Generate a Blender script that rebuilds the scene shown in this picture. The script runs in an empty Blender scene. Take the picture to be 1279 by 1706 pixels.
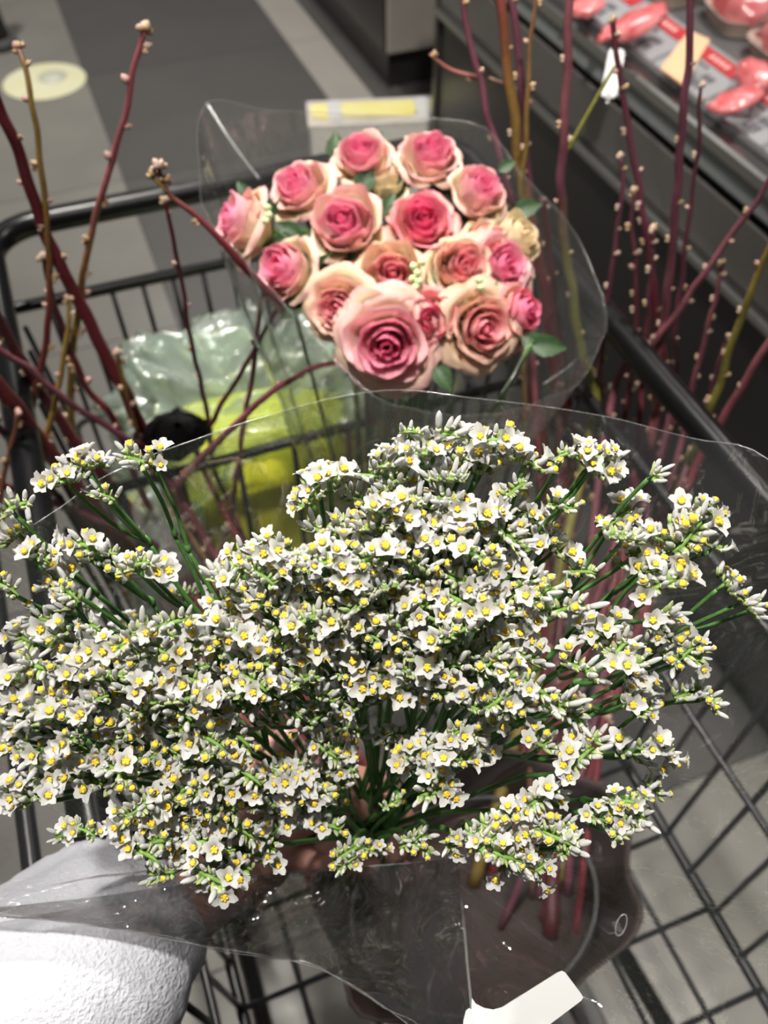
import bpy, math, random
import numpy as np
from mathutils import Vector, Matrix, noise

random.seed(7); np.random.seed(7)
PI = math.pi
scene = bpy.context.scene
COL = scene.collection

# ------------------------------------------------------------------ camera
F = 1500.0
PITCH = math.radians(50)
CAM = Vector((0, 0, 1.45))
FW = Vector((0, math.cos(PITCH), -math.sin(PITCH)))
UP = Vector((0, math.sin(PITCH), math.cos(PITCH)))
RT = Vector((1, 0, 0))
cam = bpy.data.cameras.new('camera'); camo = bpy.data.objects.new('camera', cam)
COL.objects.link(camo); scene.camera = camo
camo.location = CAM; camo.rotation_euler = (PI/2 - PITCH, 0, 0)
cam.sensor_fit = 'VERTICAL'; cam.sensor_height = 36.0; cam.lens = 36.0*F/1706
cam.clip_start = 0.02
cam.dof.use_dof = True; cam.dof.focus_distance = 0.318; cam.dof.aperture_fstop = 11.0

# ------------------------------------------------------------------ world, lamps, exposure
world = bpy.data.worlds.new('world'); scene.world = world; world.use_nodes = True
world.node_tree.nodes['Background'].inputs[0].default_value = (0.95, 0.97, 1.0, 1)
world.node_tree.nodes['Background'].inputs[1].default_value = 0.075
scene.view_settings.view_transform = 'Standard'
scene.view_settings.look = 'None'
scene.view_settings.gamma = 1.0
scene.view_settings.exposure = 0.0
scene.view_settings.use_curve_mapping = False

AZ = math.radians(21)
AV = Vector((-math.sin(AZ), math.cos(AZ), 0)); BV = Vector((math.cos(AZ), math.sin(AZ), 0))
def A(lat, a, h): return BV*lat + AV*a + Vector((0, 0, h))

def lamp(loc, energy, size, aim, color=(1, 0.955, 0.89), spread=180):
    l = bpy.data.lights.new('ceiling_lamp', 'AREA'); l.shape = 'DISK'; l.size = size
    l.energy = energy; l.color = color; l.spread = math.radians(spread)
    o = bpy.data.objects.new('ceiling_lamp', l); COL.objects.link(o); o.location = loc
    d = (Vector(aim)-Vector(loc)).normalized()
    o.rotation_euler = d.to_track_quat('-Z', 'Y').to_euler()
lamp((-0.16, 0.02, 3.0), 3.2, 0.10, (0.02, 0.24, 1.2), spread=37)      # spotlight over the flowers
lamp((-0.35, 1.0, 3.0), 5.2, 0.12, (-0.03, 0.60, 1.0), spread=50)  # fill light added over roses and bag to brighten the blooms
lamp((0.1, -0.6, 3.0), 3.0, 0.12, (0.03, 2.3, .15), spread=30)       # fill light added for the front face of the carton
lamp((-1.4, 2.6, 3.0), 26, 0.2, (-1.4, 3.0, 0), spread=110)
lamp((-0.9, 4.4, 3.0), 34, 0.2, (-0.9, 4.4, 0))
lamp(A(1.25, 1.2, 2.2), 6.5, 0.25, A(1.1, 1.2, 0.9), (1, 0.9, 0.87), spread=110)   # over the meat case
lamp((0.75, -0.1, 3.0), 1.3, 0.12, (0.42, 0.22, 0), spread=24)  # fill light added for the bright floor patch under the trolley

# ------------------------------------------------------------------ helpers
def P(u, v, z): return CAM + (FW + RT*((u-640)/F) + UP*((853-v)/F))*z
def PH(u, v, h):
    d = FW + RT*((u-640)/F) + UP*((853-v)/F); return CAM + d*((h-CAM.z)/d.z)
def PY(u, v, y):
    d = FW + RT*((u-640)/F) + UP*((853-v)/F); return CAM + d*(y/d.y)

WLOC = {}
def tag(o, label=None, cat=None, group=None, kind=None):
    if label: o['label'] = label
    if cat: o['category'] = cat
    if group: o['group'] = group
    if kind: o['kind'] = kind
    return o
def thing(name, loc, label, cat, group=None):
    o = bpy.data.objects.new(name, None); o.empty_display_size = .02
    COL.objects.link(o); o.location = loc; WLOC[o.name] = Matrix.Translation(Vector(loc))
    return tag(o, label, cat, group)
def link(name, me, parent=None, world=None):
    o = bpy.data.objects.new(name, me); COL.objects.link(o)
    world = world if world is not None else (WLOC[parent.name].copy() if parent else Matrix.Identity(4))
    if parent:
        o.parent = parent; o.matrix_basis = WLOC[parent.name].inverted() @ world
    else: o.matrix_basis = world
    WLOC[o.name] = world
    return o
class MB:
    def __init__(s): s.v = []; s.f = []; s.m = []; s.c = []
    def add(s, vs, fs, mi=0, col=None):
        n = len(s.v); s.v += [tuple(x) for x in vs]; s.f += [tuple(i+n for i in f) for f in fs]
        s.m += [mi]*len(fs)
        if col is None: s.c += [(1, 1, 1, 1)]*len(vs)
        elif len(col) == len(vs) and not isinstance(col[0], (int, float)): s.c += [tuple(c)+(1,) for c in col]
        else: s.c += [tuple(col)[:3]+(1,)]*len(vs)
        return s
    def mesh(s, name, mats, smooth=True, origin=None):
        o = origin or (0, 0, 0)
        me = bpy.data.meshes.new(name)
        me.from_pydata([(a-o[0], b-o[1], c-o[2]) for a, b, c in s.v], [], s.f)
        for m in (mats if isinstance(mats, (list, tuple)) else [mats]): me.materials.append(m)
        me.polygons.foreach_set('material_index', s.m)
        me.polygons.foreach_set('use_smooth', [smooth]*len(s.f))
        ca = me.color_attributes.new('col', 'FLOAT_COLOR', 'POINT')
        ca.data.foreach_set('color', [x for c in s.c for x in c])
        me.update(); return me
    def obj(s, name, mats, parent=None, smooth=True, origin=None):
        if parent and origin is None: origin = WLOC[parent.name].translation
        origin = Vector(origin) if origin is not None else Vector((0, 0, 0))
        return link(name, s.mesh(name, mats, smooth, origin), parent, Matrix.Translation(origin))
def box(mb, c, ex, ey, ez, hx, hy, hz, mi=0, col=None, bev=0.0):
    c = Vector(c)
    if bev <= 0:
        vs = [c+ex*sx*hx+ey*sy*hy+ez*sz*hz for sx in (-1, 1) for sy in (-1, 1) for sz in (-1, 1)]
        mb.add(vs, [(0, 1, 3, 2), (4, 6, 7, 5), (0, 4, 5, 1), (2, 3, 7, 6), (0, 2, 6, 4), (1, 5, 7, 3)], mi, col); return
    rings = [(-hz, bev), (-hz+bev, 0), (hz-bev, 0), (hz, bev)]
    vs = []; n = 8
    for z, ins in rings:
        x, y = hx-ins, hy-ins; b = bev
        for px, py in ((x, y-b), (x-b, y), (-x+b, y), (-x, y-b), (-x, -y+b), (-x+b, -y), (x-b, -y), (x, -y+b)):
            vs.append(c+ex*px+ey*py+ez*z)
    fs = [tuple(range(n-1, -1, -1)), tuple(3*n+i for i in range(n))]
    for r in range(3):
        for i in range(n): fs.append((r*n+i, r*n+(i+1) % n, (r+1)*n+(i+1) % n, (r+1)*n+i))
    mb.add(vs, fs, mi, col)
X, Y, Z = Vector((1, 0, 0)), Vector((0, 1, 0)), Vector((0, 0, 1))
def tube(mb, pts, rad, n=8, mi=0, cols=None, closed=False):
    pts = [Vector(p) for p in pts]; k = len(pts)
    if not hasattr(rad, '__len__'): rad = [rad]*k
    vs = []; cc = []; prev = None
    for i, p in enumerate(pts):
        if closed: t = pts[(i+1) % k]-pts[i-1]
        else: t = pts[min(i+1, k-1)]-pts[max(i-1, 0)]
        t = t.normalized() if t.length > 1e-9 else Z
        if prev is None:
            u = t.orthogonal().normalized()
        else:
            u = prev-t*prev.dot(t); u = u.normalized() if u.length > 1e-6 else t.orthogonal().normalized()
        prev = u; w = t.cross(u)
        for j in range(n):
            a = 2*PI*j/n; vs.append(p+(u*math.cos(a)+w*math.sin(a))*rad[i])
            if cols: cc.append(cols[i])
    fs = []
    for i in range(k if closed else k-1):
        for j in range(n):
            b = ((i+1) % k)*n; fs.append((i*n+j, i*n+(j+1) % n, b+(j+1) % n, b+j))
    if not closed: fs += [tuple(range(n-1, -1, -1)), tuple((k-1)*n+j for j in range(n))]
    mb.add(vs, fs, mi, cc if cols else None)
def lathe(mb, prof, n=10, mi=0, M=None, cols=None, wob=None):
    vs = []; cc = []
    for i, (r, z) in enumerate(prof):
        for j in range(n):
            a = 2*PI*j/n; rr, zz = (wob(i, j, r, z) if wob else (r, z))
            p = Vector((rr*math.cos(a), rr*math.sin(a), zz)); vs.append(M @ p if M else p)
            if cols: cc.append(cols[i])
    fs = []
    for i in range(len(prof)-1):
        for j in range(n): fs.append((i*n+j, i*n+(j+1) % n, (i+1)*n+(j+1) % n, (i+1)*n+j))
    fs += [tuple(range(n-1, -1, -1)), tuple((len(prof)-1)*n+j for j in range(n))]
    mb.add(vs, fs, mi, cc if cols else None)
def grid(mb, rows, mi=0, cols=None, closed=False):
    nr, nc = len(rows), len(rows[0])
    fs = []
    for i in range(nr-1):
        for j in range(nc if closed else nc-1):
            fs.append((i*nc+j, i*nc+(j+1) % nc, (i+1)*nc+(j+1) % nc, (i+1)*nc+j))
    mb.add([p for r in rows for p in r], fs, mi, [c for r in cols for c in r] if cols else None)
def catmull(pts, m=6):
    out = []; n = len(pts)
    for i in range(n-1):
        p0, p1, p2, p3 = pts[max(i-1, 0)], pts[i], pts[i+1], pts[min(i+2, n-1)]
        for k in range(m):
            t = k/m
            out.append(0.5*((2*p1)+(p2-p0)*t+(2*p0-5*p1+4*p2-p3)*t*t+(3*p1-p0-3*p2+p3)*t**3))
    out.append(pts[-1]); return out
def frame(z, x=None, o=(0, 0, 0), s=1.0):
    z = Vector(z).normalized()
    x = Vector(x) if x is not None else z.orthogonal()
    x = (x-z*x.dot(z)); x = x.normalized() if x.length > 1e-6 else z.orthogonal().normalized()
    y = z.cross(x); M = Matrix((x, y, z)).transposed().to_4x4()
    return Matrix.Translation(Vector(o)) @ M @ Matrix.Scale(s, 4)

# ------------------------------------------------------------------ materials
def mat(name, base=(.5, .5, .5), rough=.5, metal=0., vcol=False, noise_=None, bump=None, spec=.5, trans=0., sss=0., coat=0., hsvvar=0.):
    m = bpy.data.materials.new(name); m.use_nodes = True; nt = m.node_tree; N = nt.nodes; L = nt.links
    b = N['Principled BSDF']; b.inputs['Roughness'].default_value = rough; b.inputs['Metallic'].default_value = metal
    b.inputs['Base Color'].default_value = (*base, 1); b.inputs['Specular IOR Level'].default_value = spec
    if coat: b.inputs['Coat Weight'].default_value = coat; b.inputs['Coat Roughness'].default_value = .1
    src = None
    tc = N.new('ShaderNodeTexCoord')
    if vcol:
        a = N.new('ShaderNodeAttribute'); a.attribute_name = 'col'; src = a.outputs['Color']
    if noise_:
        sc, amt, c2 = noise_
        n = N.new('ShaderNodeTexNoise'); n.inputs['Scale'].default_value = sc; n.inputs['Detail'].default_value = 5
        L.new(tc.outputs['Object'], n.inputs['Vector'])
        mr = N.new('ShaderNodeMapRange'); mr.inputs[1].default_value = .35; mr.inputs[2].default_value = .65
        mr.inputs[4].default_value = amt; L.new(n.outputs['Fac'], mr.inputs[0])
        mx = N.new('ShaderNodeMix'); mx.data_type = 'RGBA'; L.new(mr.outputs[0], mx.inputs[0])
        if src: L.new(src, mx.inputs[6])
        else: mx.inputs[6].default_value = (*base, 1)
        mx.inputs[7].default_value = (*c2, 1); src = mx.outputs[2]
    if hsvvar:
        oi = N.new('ShaderNodeObjectInfo'); hs = N.new('ShaderNodeHueSaturation')
        ma = N.new('ShaderNodeMapRange'); ma.inputs[3].default_value = 1-hsvvar; ma.inputs[4].default_value = 1+hsvvar*.3
        L.new(oi.outputs['Random'], ma.inputs[0]); L.new(ma.outputs[0], hs.inputs['Value'])
        if src: L.new(src, hs.inputs['Color'])
        else: hs.inputs['Color'].default_value = (*base, 1)
        src = hs.outputs[0]
    if src: L.new(src, b.inputs['Base Color'])
    if bump:
        sc, st = bump[:2]
        n = N.new('ShaderNodeTexNoise'); n.inputs['Scale'].default_value = sc; n.inputs['Detail'].default_value = 3
        L.new(tc.outputs['Object'], n.inputs['Vector'])
        bp = N.new('ShaderNodeBump'); bp.inputs['Strength'].default_value = st; bp.inputs['Distance'].default_value = bump[2] if len(bump) > 2 else .001
        L.new(n.outputs['Fac'], bp.inputs['Height']); L.new(bp.outputs[0], b.inputs['Normal'])
    if trans:
        t = N.new('ShaderNodeBsdfTranslucent'); mx = N.new('ShaderNodeMixShader'); mx.inputs[0].default_value = trans
        if src: L.new(src, t.inputs[0])
        else: t.inputs[0].default_value = (*base, 1)
        L.new(b.outputs[0], mx.inputs[1]); L.new(t.outputs[0], mx.inputs[2]); L.new(mx.outputs[0], N['Material Output'].inputs[0])
    return m
def film(name, tint=(.93, .94, .94), haze=.03, hazecol=(.8, .82, .8), f0=.07, rough=.06, bsc=18, bst=.35, bdist=.004):
    m = bpy.data.materials.new(name); m.use_nodes = True; nt = m.node_tree; N = nt.nodes; L = nt.links
    N.remove(N['Principled BSDF']); out = N['Material Output']
    tr = N.new('ShaderNodeBsdfTransparent'); tr.inputs[0].default_value = (*tint, 1)
    gl = N.new('ShaderNodeBsdfGlossy'); gl.inputs['Roughness'].default_value = rough
    df = N.new('ShaderNodeBsdfDiffuse'); df.inputs[0].default_value = (*hazecol, 1)
    tl = N.new('ShaderNodeBsdfTranslucent'); tl.inputs[0].default_value = (*hazecol, 1)
    tc = N.new('ShaderNodeTexCoord')
    n = N.new('ShaderNodeTexNoise'); n.inputs['Scale'].default_value = bsc; n.inputs['Detail'].default_value = 2; n.inputs['Distortion'].default_value = 1.2
    L.new(tc.outputs['Object'], n.inputs['Vector'])
    bp = N.new('ShaderNodeBump'); bp.inputs['Strength'].default_value = bst; bp.inputs['Distance'].default_value = bdist
    L.new(n.outputs['Fac'], bp.inputs['Height']); L.new(bp.outputs[0], gl.inputs['Normal'])
    lw = N.new('ShaderNodeLayerWeight'); L.new(bp.outputs[0], lw.inputs['Normal'])
    pw = N.new('ShaderNodeMath'); pw.operation = 'POWER'; pw.inputs[1].default_value = 4; L.new(lw.outputs['Facing'], pw.inputs[0])
    ml = N.new('ShaderNodeMath'); ml.operation = 'MULTIPLY_ADD'; ml.inputs[1].default_value = .7; ml.inputs[2].default_value = f0; L.new(pw.outputs[0], ml.inputs[0])
    a1 = N.new('ShaderNodeMixShader'); a1.inputs[0].default_value = .5; L.new(df.outputs[0], a1.inputs[1]); L.new(tl.outputs[0], a1.inputs[2])
    a2 = N.new('ShaderNodeMixShader'); a2.inputs[0].default_value = haze; L.new(tr.outputs[0], a2.inputs[1]); L.new(a1.outputs[0], a2.inputs[2])
    a3 = N.new('ShaderNodeMixShader'); L.new(ml.outputs[0], a3.inputs[0]); L.new(a2.outputs[0], a3.inputs[1]); L.new(gl.outputs[0], a3.inputs[2])
    L.new(a3.outputs[0], out.inputs[0]); return m

M_tile = mat('floor_tile_grey', (.115, .111, .108), .42, vcol=True, noise_=(4, .25, (.12, .115, .11)), hsvvar=.12, bump=(60, .1))
M_grout = mat('grout', (.07, .068, .065), .8)
M_strip = mat('pale_strip', (.34, .32, .29), .5, noise_=(6, .4, (.28, .265, .24)), bump=(40, .1))
M_disc = mat('floor_disc_print', (.72, .70, .42), .5, noise_=(9, .6, (.78, .77, .62)))
M_black = mat('black_coated_steel', (.004, .004, .0045), .3, spec=.35, bump=(90, .08))
M_wire = mat('black_wire', (.012, .012, .014), .3)
M_rubber = mat('grey_rubber', (.06, .06, .06), .7)
M_steel = mat('brushed_steel', (.42, .42, .41), .28, 1., bump=(80, .15))
M_casedark = mat('case_dark_panel', (.02, .018, .017), .28, noise_=(5, .4, (.03, .027, .025)))
M_casesatin = mat('case_satin_panel', (.11, .10, .092), .35, noise_=(6, .5, (.16, .15, .14)))
M_caseinner = mat('case_inner', (.10, .10, .10), .4)
M_channel = mat('price_channel', (.26, .28, .28), .25, noise_=(9, .4, (.33, .34, .33)))
M_card = mat('grey_price_card', (.34, .35, .36), .45, noise_=(30, .3, (.28, .29, .30)))
M_print = mat('grey_print', (.10, .10, .11), .5)
M_red = mat('red_label', (.52, .045, .05), .4, noise_=(40, .4, (.40, .03, .04)))
M_whiteprint = mat('pale_label_print', (.72, .45, .42), .5)
M_meat = mat('raw_meat', (.62, .09, .10), .25, noise_=(30, .75, (.86, .36, .36)), bump=(45, .6, .004), coat=.3)
M_tray = mat('cream_tray', (.62, .50, .42), .5)
M_peach = mat('peach_card', (.80, .52, .30), .45)
M_cab = mat('cabinet_panel', (.36, .33, .29), .4, noise_=(5, .4, (.25, .23, .20)))
M_cab2 = mat('cabinet_panel_pale', (.42, .41, .39), .5)
M_carton = mat('pale_grey_carton', (.66, .63, .58), .6, noise_=(7, .4, (.58, .555, .51)))
M_yellow = mat('yellow_paper', (.85, .76, .22), .5, noise_=(18, .5, (.88, .84, .50)))
M_white = mat('white_paper', (.66, .66, .65), .5, noise_=(40, .2, (.62, .62, .61)))
M_bagyellow = mat('yellow_green_packet', (.95, .88, .02), .4, noise_=(12, .5, (.85, .88, .08)), bump=(30, .4, .004))
M_blackcloth = mat('black_plastic', (.003, .003, .003), .6, spec=.12)
M_bark = mat('bark', (.2, .04, .05), .42, vcol=True, noise_=(160, .35, (.10, .045, .035)), bump=(400, .4, .0006))
M_bud = mat('bud_scales', (.5, .4, .3), .55, vcol=True, noise_=(900, .4, (.30, .18, .12)))
M_petal = mat('rose_petal', (1, 1, 1), .5, vcol=True, noise_=(120, .10, (.95, .78, .70)), trans=.45, bump=(240, .25, .0008))
M_leaf = mat('rose_leaf', (.014, .045, .010), .55, noise_=(60, .5, (.035, .085, .02)), trans=.08, bump=(150, .5, .001))
M_rosestem = mat('rose_stem', (.09, .18, .05), .5)
M_fwhite = mat('papery_white', (.85, .85, .85), .6, vcol=True, noise_=(700, .25, (.70, .70, .66)), trans=.28, bump=(1100, .7, .0006))
M_fyellow = mat('floret_yellow', (.90, .66, .05), .6, vcol=True, bump=(2500, .6, .0005))
M_fgreen = mat('bract_green', (.16, .26, .07), .5, vcol=True, trans=.1, bump=(900, .3, .0004))
M_stem = mat('flower_stem_green', (.055, .15, .035), .42, noise_=(500, .5, (.10, .24, .05)), bump=(900, .4, .0005))
M_shadesleeve = mat('dark_paper', (.022, .012, .010), .7, noise_=(40, .5, (.035, .016, .014)), bump=(90, .4, .002))
M_skin = mat('skin', (.55, .27, .21), .5, noise_=(40, .4, (.60, .33, .27)), bump=(500, .25, .0006))
M_nail = mat('nail', (.72, .42, .37), .3)
M_fleece = mat('white_fleece', (.60, .61, .66), .95, bump=(480, .8, .0022), spec=.1)
M_film = film('clear_wrap_film', tint=(.84, .84, .84), haze=.028, hazecol=(.6, .6, .6), f0=.15, rough=.03, bsc=11, bst=.6, bdist=.006)
M_flap = film('folded_double_film', tint=(.62, .60, .60), haze=.03, hazecol=(.6, .58, .6), f0=.26, rough=.05, bsc=24, bst=.8, bdist=.006)
M_filmedge = film('film_cut_edge', haze=.22, f0=.15, rough=.2)
M_film2 = film('rose_wrap_film', tint=(.92, .93, .92), haze=.05, bsc=14, bst=.5)
M_bag = film('thin_carrier_bag_plastic', tint=(.80, .88, .84), haze=.33, hazecol=(.74, .83, .79), f0=.10, rough=.22, bsc=22, bst=.9, bdist=.012)
M_clearbag = film('cling_film', tint=(.97, .97, .97), haze=.03, f0=.08, bsc=40, bst=.5)

# ------------------------------------------------------------------ floor
mb = MB(); box(mb, (0, 3, -.03), X, Y, Z, 6, 7, .024, col=(.07, .07, .07))
floor = tag(mb.obj('floor', M_grout, smooth=False), 'grey tiled shop floor', kind='structure')
T = .75; g = .0015
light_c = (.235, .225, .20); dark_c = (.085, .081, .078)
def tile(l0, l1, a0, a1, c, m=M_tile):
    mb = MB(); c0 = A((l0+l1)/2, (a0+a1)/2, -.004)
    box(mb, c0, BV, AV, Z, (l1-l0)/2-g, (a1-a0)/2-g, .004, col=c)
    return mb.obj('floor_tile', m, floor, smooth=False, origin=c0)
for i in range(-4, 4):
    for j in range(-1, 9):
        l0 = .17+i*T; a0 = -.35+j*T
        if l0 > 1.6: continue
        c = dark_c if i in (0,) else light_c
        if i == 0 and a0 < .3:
            tile(l0, .39, a0, a0+T, dark_c); tile(.39, .92, a0, a0+T, light_c); continue  # pool of light on the floor under the trolley, painted as a paler tile
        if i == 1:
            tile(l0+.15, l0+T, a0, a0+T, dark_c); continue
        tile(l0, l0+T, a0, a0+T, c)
for j in range(-1, 9):
    a0 = -.35+j*T
    o = tile(.92, 1.07, a0, a0+T, (1, 1, 1), M_strip); o.name = 'pale_floor_strip'
mb = MB(); dc = PH(75, 135, .002)
lathe(mb, [(.143, -.001), (.143, .0005), (.140, .001), (.0, .001)], 40, M=Matrix.Translation(dc))
mb2 = MB(); lathe(mb2, [(.05, .001), (.05, .0018), (0, .0018)], 24, M=Matrix.Translation(dc+Vector((.02, .03, 0))))
disc = thing('floor_sticker', dc, 'round pale yellow floor sticker on the light grey tiles behind the red branches', 'sticker')
mb.obj('disc', M_disc, disc); mb2.obj('printed_circle', mat('disc_print', (.62, .63, .52), .5), disc)

# ------------------------------------------------------------------ far equipment
def prism(mb, corners, h, mi=0):   # corners ground polygon (Vectors), height
    n = len(corners); vs = [Vector(c) for c in corners]+[Vector(c)+Z*h for c in corners]
    mb.add(vs, [tuple(range(n-1, -1, -1)), tuple(range(n, 2*n))]+[(i, (i+1) % n, n+(i+1) % n, n+i) for i in range(n)], mi)
# pale carton with yellow and white flat packets on it
yc = 2.16
cl, cr = PY(515, 190, yc), PY(806, 178, yc+.02); topz = .36
cx = (cl+cr)/2; ex = Vector((cr.x-cl.x, cr.y-cl.y+.02, 0)).normalized(); ey = Vector((-ex.y, ex.x, 0)); hw = (cr-cl).length/2
cc = Vector((cx.x, cx.y, 0))
ct = thing('carton', cc, 'pale grey carton on the floor behind the pink roses, yellow strips on top', 'box')
mb = MB(); box(mb, cc+Z*topz/2+ey*.06, ex, ey, Z, hw, .06, topz/2, bev=.004); mb.obj('box_body', M_carton, ct, smooth=False)
mb = MB(); box(mb, cc+Z*(topz+.003)+ey*.06, ex, ey, Z, hw+.004, .064, .003, bev=.001); mb.obj('lid', M_carton, ct, smooth=False)
for k, (a, b, m) in enumerate([(-.98, -.72, M_yellow), (-.68, .28, M_yellow), (.40, .88, M_yellow)]):
    mb = MB(); q = cc+ex*hw*(a+b)/2+Z*(topz+.0085)+ey*.06
    prism(mb, [q+ex*hw*(a-b)/2, q+ex*hw*(a-b)/2*.8-ey*.035, q+ex*hw*(b-a)/2*.85-ey*.04, q+ex*hw*(b-a)/2, q+ex*hw*(b-a)/2*.9+ey*.035, q+ex*hw*(a-b)/2*.8+ey*.035], .004)
    mb.obj('yellow_strip', m, ct, smooth=False)
for k, t in enumerate((-.70, .34)):
    mb = MB(); box(mb, cc+ex*hw*t+Z*(topz+.0095)+ey*.06, ex, ey, Z, .017, .05, .0035); mb.obj('pale_band', M_white, ct, smooth=False)

# grey cabinet at the end of the aisle
cb0 = A(1.10, 2.86, 0)
cab = thing('end_cabinet', cb0, 'grey brown metal cabinet standing beyond the end of the meat case', 'cabinet')
mb = MB(); box(mb, A(1.50, 3.36, .74), BV, AV, Z, .40, .50, .60, bev=.01); mb.obj('cabinet_body', M_casedark, cab, smooth=False)
mb = MB(); box(mb, A(1.50, 3.38, .07), BV, AV, Z, .36, .45, .07); mb.obj('dark_plinth', M_casedark, cab, smooth=False)
for l0, l1 in ((1.105, 1.345), (1.355, 1.55), (1.56, 1.89)):
    mb = MB(); box(mb, A((l0+l1)/2, 2.852, .74), BV, Z, AV, (l1-l0)/2, .59, .010, bev=.004); mb.obj('front_panel', M_cab if l0 < 1.2 else M_cab2, cab, smooth=False)
    mb = MB(); tube(mb, [A(l1-.03, 2.825, .75), A(l1-.03, 2.825, 1.05)], .008, 8); mb.obj('handle', M_steel, cab)
# black stand foot at the far left edge
p = PH(4, 78, 0)
st = thing('stand_foot', p, 'black stand foot at the upper left edge of the light floor', 'stand')
mb = MB(); tube(mb, [p, p+Z*.12, p+Z*.5], [.04, .03, .03], 12); mb.obj('post', M_rubber, st)
mb = MB(); lathe(mb, [(.06, 0), (.06, .02), (.04, .035)], 16, M=Matrix.Translation(p)); mb.obj('base', M_rubber, st)

# ------------------------------------------------------------------ refrigerated meat case
case0 = A(.83, .76, 0)
case = thing('meat_case', case0, 'long black refrigerated display case with steel rails holding packed meat', 'display case')
A0, A1 = -.45, 1.84; am, ah = (A0+A1)/2, (A1-A0)/2
def cbox(name, lat, h, hl, hh, m, a=am, ha=ah, bev=.002, parent=None, rot=0.):
    mb = MB(); bx = (BV*math.cos(rot)+Z*math.sin(rot)); bz = (Z*math.cos(rot)-BV*math.sin(rot))
    box(mb, A(lat, a, h), bx, AV, bz, hl, ha, hh, bev=bev); return mb.obj(name, m, parent or case, smooth=False)
cbox('body', 1.29, .44, .45, .34, M_casedark, bev=.01)
cbox('kick_plate', 1.33, .05, .45, .05, M_casedark)
cbox('lower_panel', .842, .40, .004, .27, M_casedark)
cbox('front_panel', .838, .738, .006, .044, M_casesatin)
cbox('bumper_rail', .826, .686, .010, .008, M_steel, bev=.003)
cbox('rail_backing', .836, .672, .006, .010, M_casedark)
cbox('upper_band', .834, .816, .007, .017, M_channel, bev=.003)
cbox('groove', .845, .79, .004, .010, M_black)
cbox('top_rail', .832, .845, .014, .011, M_steel, bev=.004)
cbox('inner_lip', .846, .858, .006, .006, M_caseinner)
cbox('price_channel', .897, .862, .054, .003, M_channel, rot=.22)
cbox('deck', 1.30, .868, .36, .004, M_caseinner)
cbox('end_panel', 1.29, .62, .46, .36, M_casedark, a=A1+.012, ha=.012, bev=.004)
cbox('back_wall', 1.76, 1.0, .02, .7, M_casedark)
# lamp glint: a glossy white plate is added above the rail further down
# price cards in the channel
rot = .22; bx = BV*math.cos(rot)+Z*math.sin(rot); bz = Z*math.cos(rot)-BV*math.sin(rot)
k = 0
names = ['next to the clip with the white tag', 'beside the peach card', 'second from the peach card towards the camera', 'third from the peach card towards the camera']
aa = [.795, .93, 1.065, 1.20, 1.335, 1.47]
lab = ['grey price card with red header nearest to the camera on the case rail', 'grey price card with red header just before the hanging meat corner',
       'grey price card with red header below the peach card', 'grey price card with red header between peach card and first red pack',
       'grey price card behind the first red pack on the case rail', 'grey price card farthest along the meat case rail']
for a_, lb in zip(aa, lab):
    c = A(.897, a_, .862)+bz*.0045
    pc = thing('price_card', c, lb, 'price card', 'price cards along the meat case')
    mb = MB(); box(mb, c-bx*.004, bx, AV, bz, .046, .062, .0008); mb.obj('card', M_card, pc, smooth=False)
    mb = MB(); box(mb, c+bx*.030+bz*.0012, bx, AV, bz, .012, .046, .0008); hd = mb.obj('red_header', M_red, pc, smooth=False)
    mb = MB()
    for q in range(4): box(mb, c+bx*.030+bz*.0022+AV*(.018-q*.012), bx, AV, bz, .0045, .0036, .0003)
    mb.obj('header_lettering', M_whiteprint, hd, smooth=False)
    mb = MB()
    for w in range(4): box(mb, c+bx*.010+bz*.0012+AV*(.035-w*.011), bx, AV, bz, .0022, .0040, .0003)
    for w in range(2): box(mb, c+bx*(-.004)+bz*.0012+AV*(-.018-w*.012), bx, AV, bz, .006, .0045, .0003)
    for w in range(3): box(mb, c+bx*(-.022)+bz*.0012+AV*(-.008-w*.011), bx, AV, bz, .007, .0035, .0003)
    mb.obj('small_print', M_print, pc, smooth=False)
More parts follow.
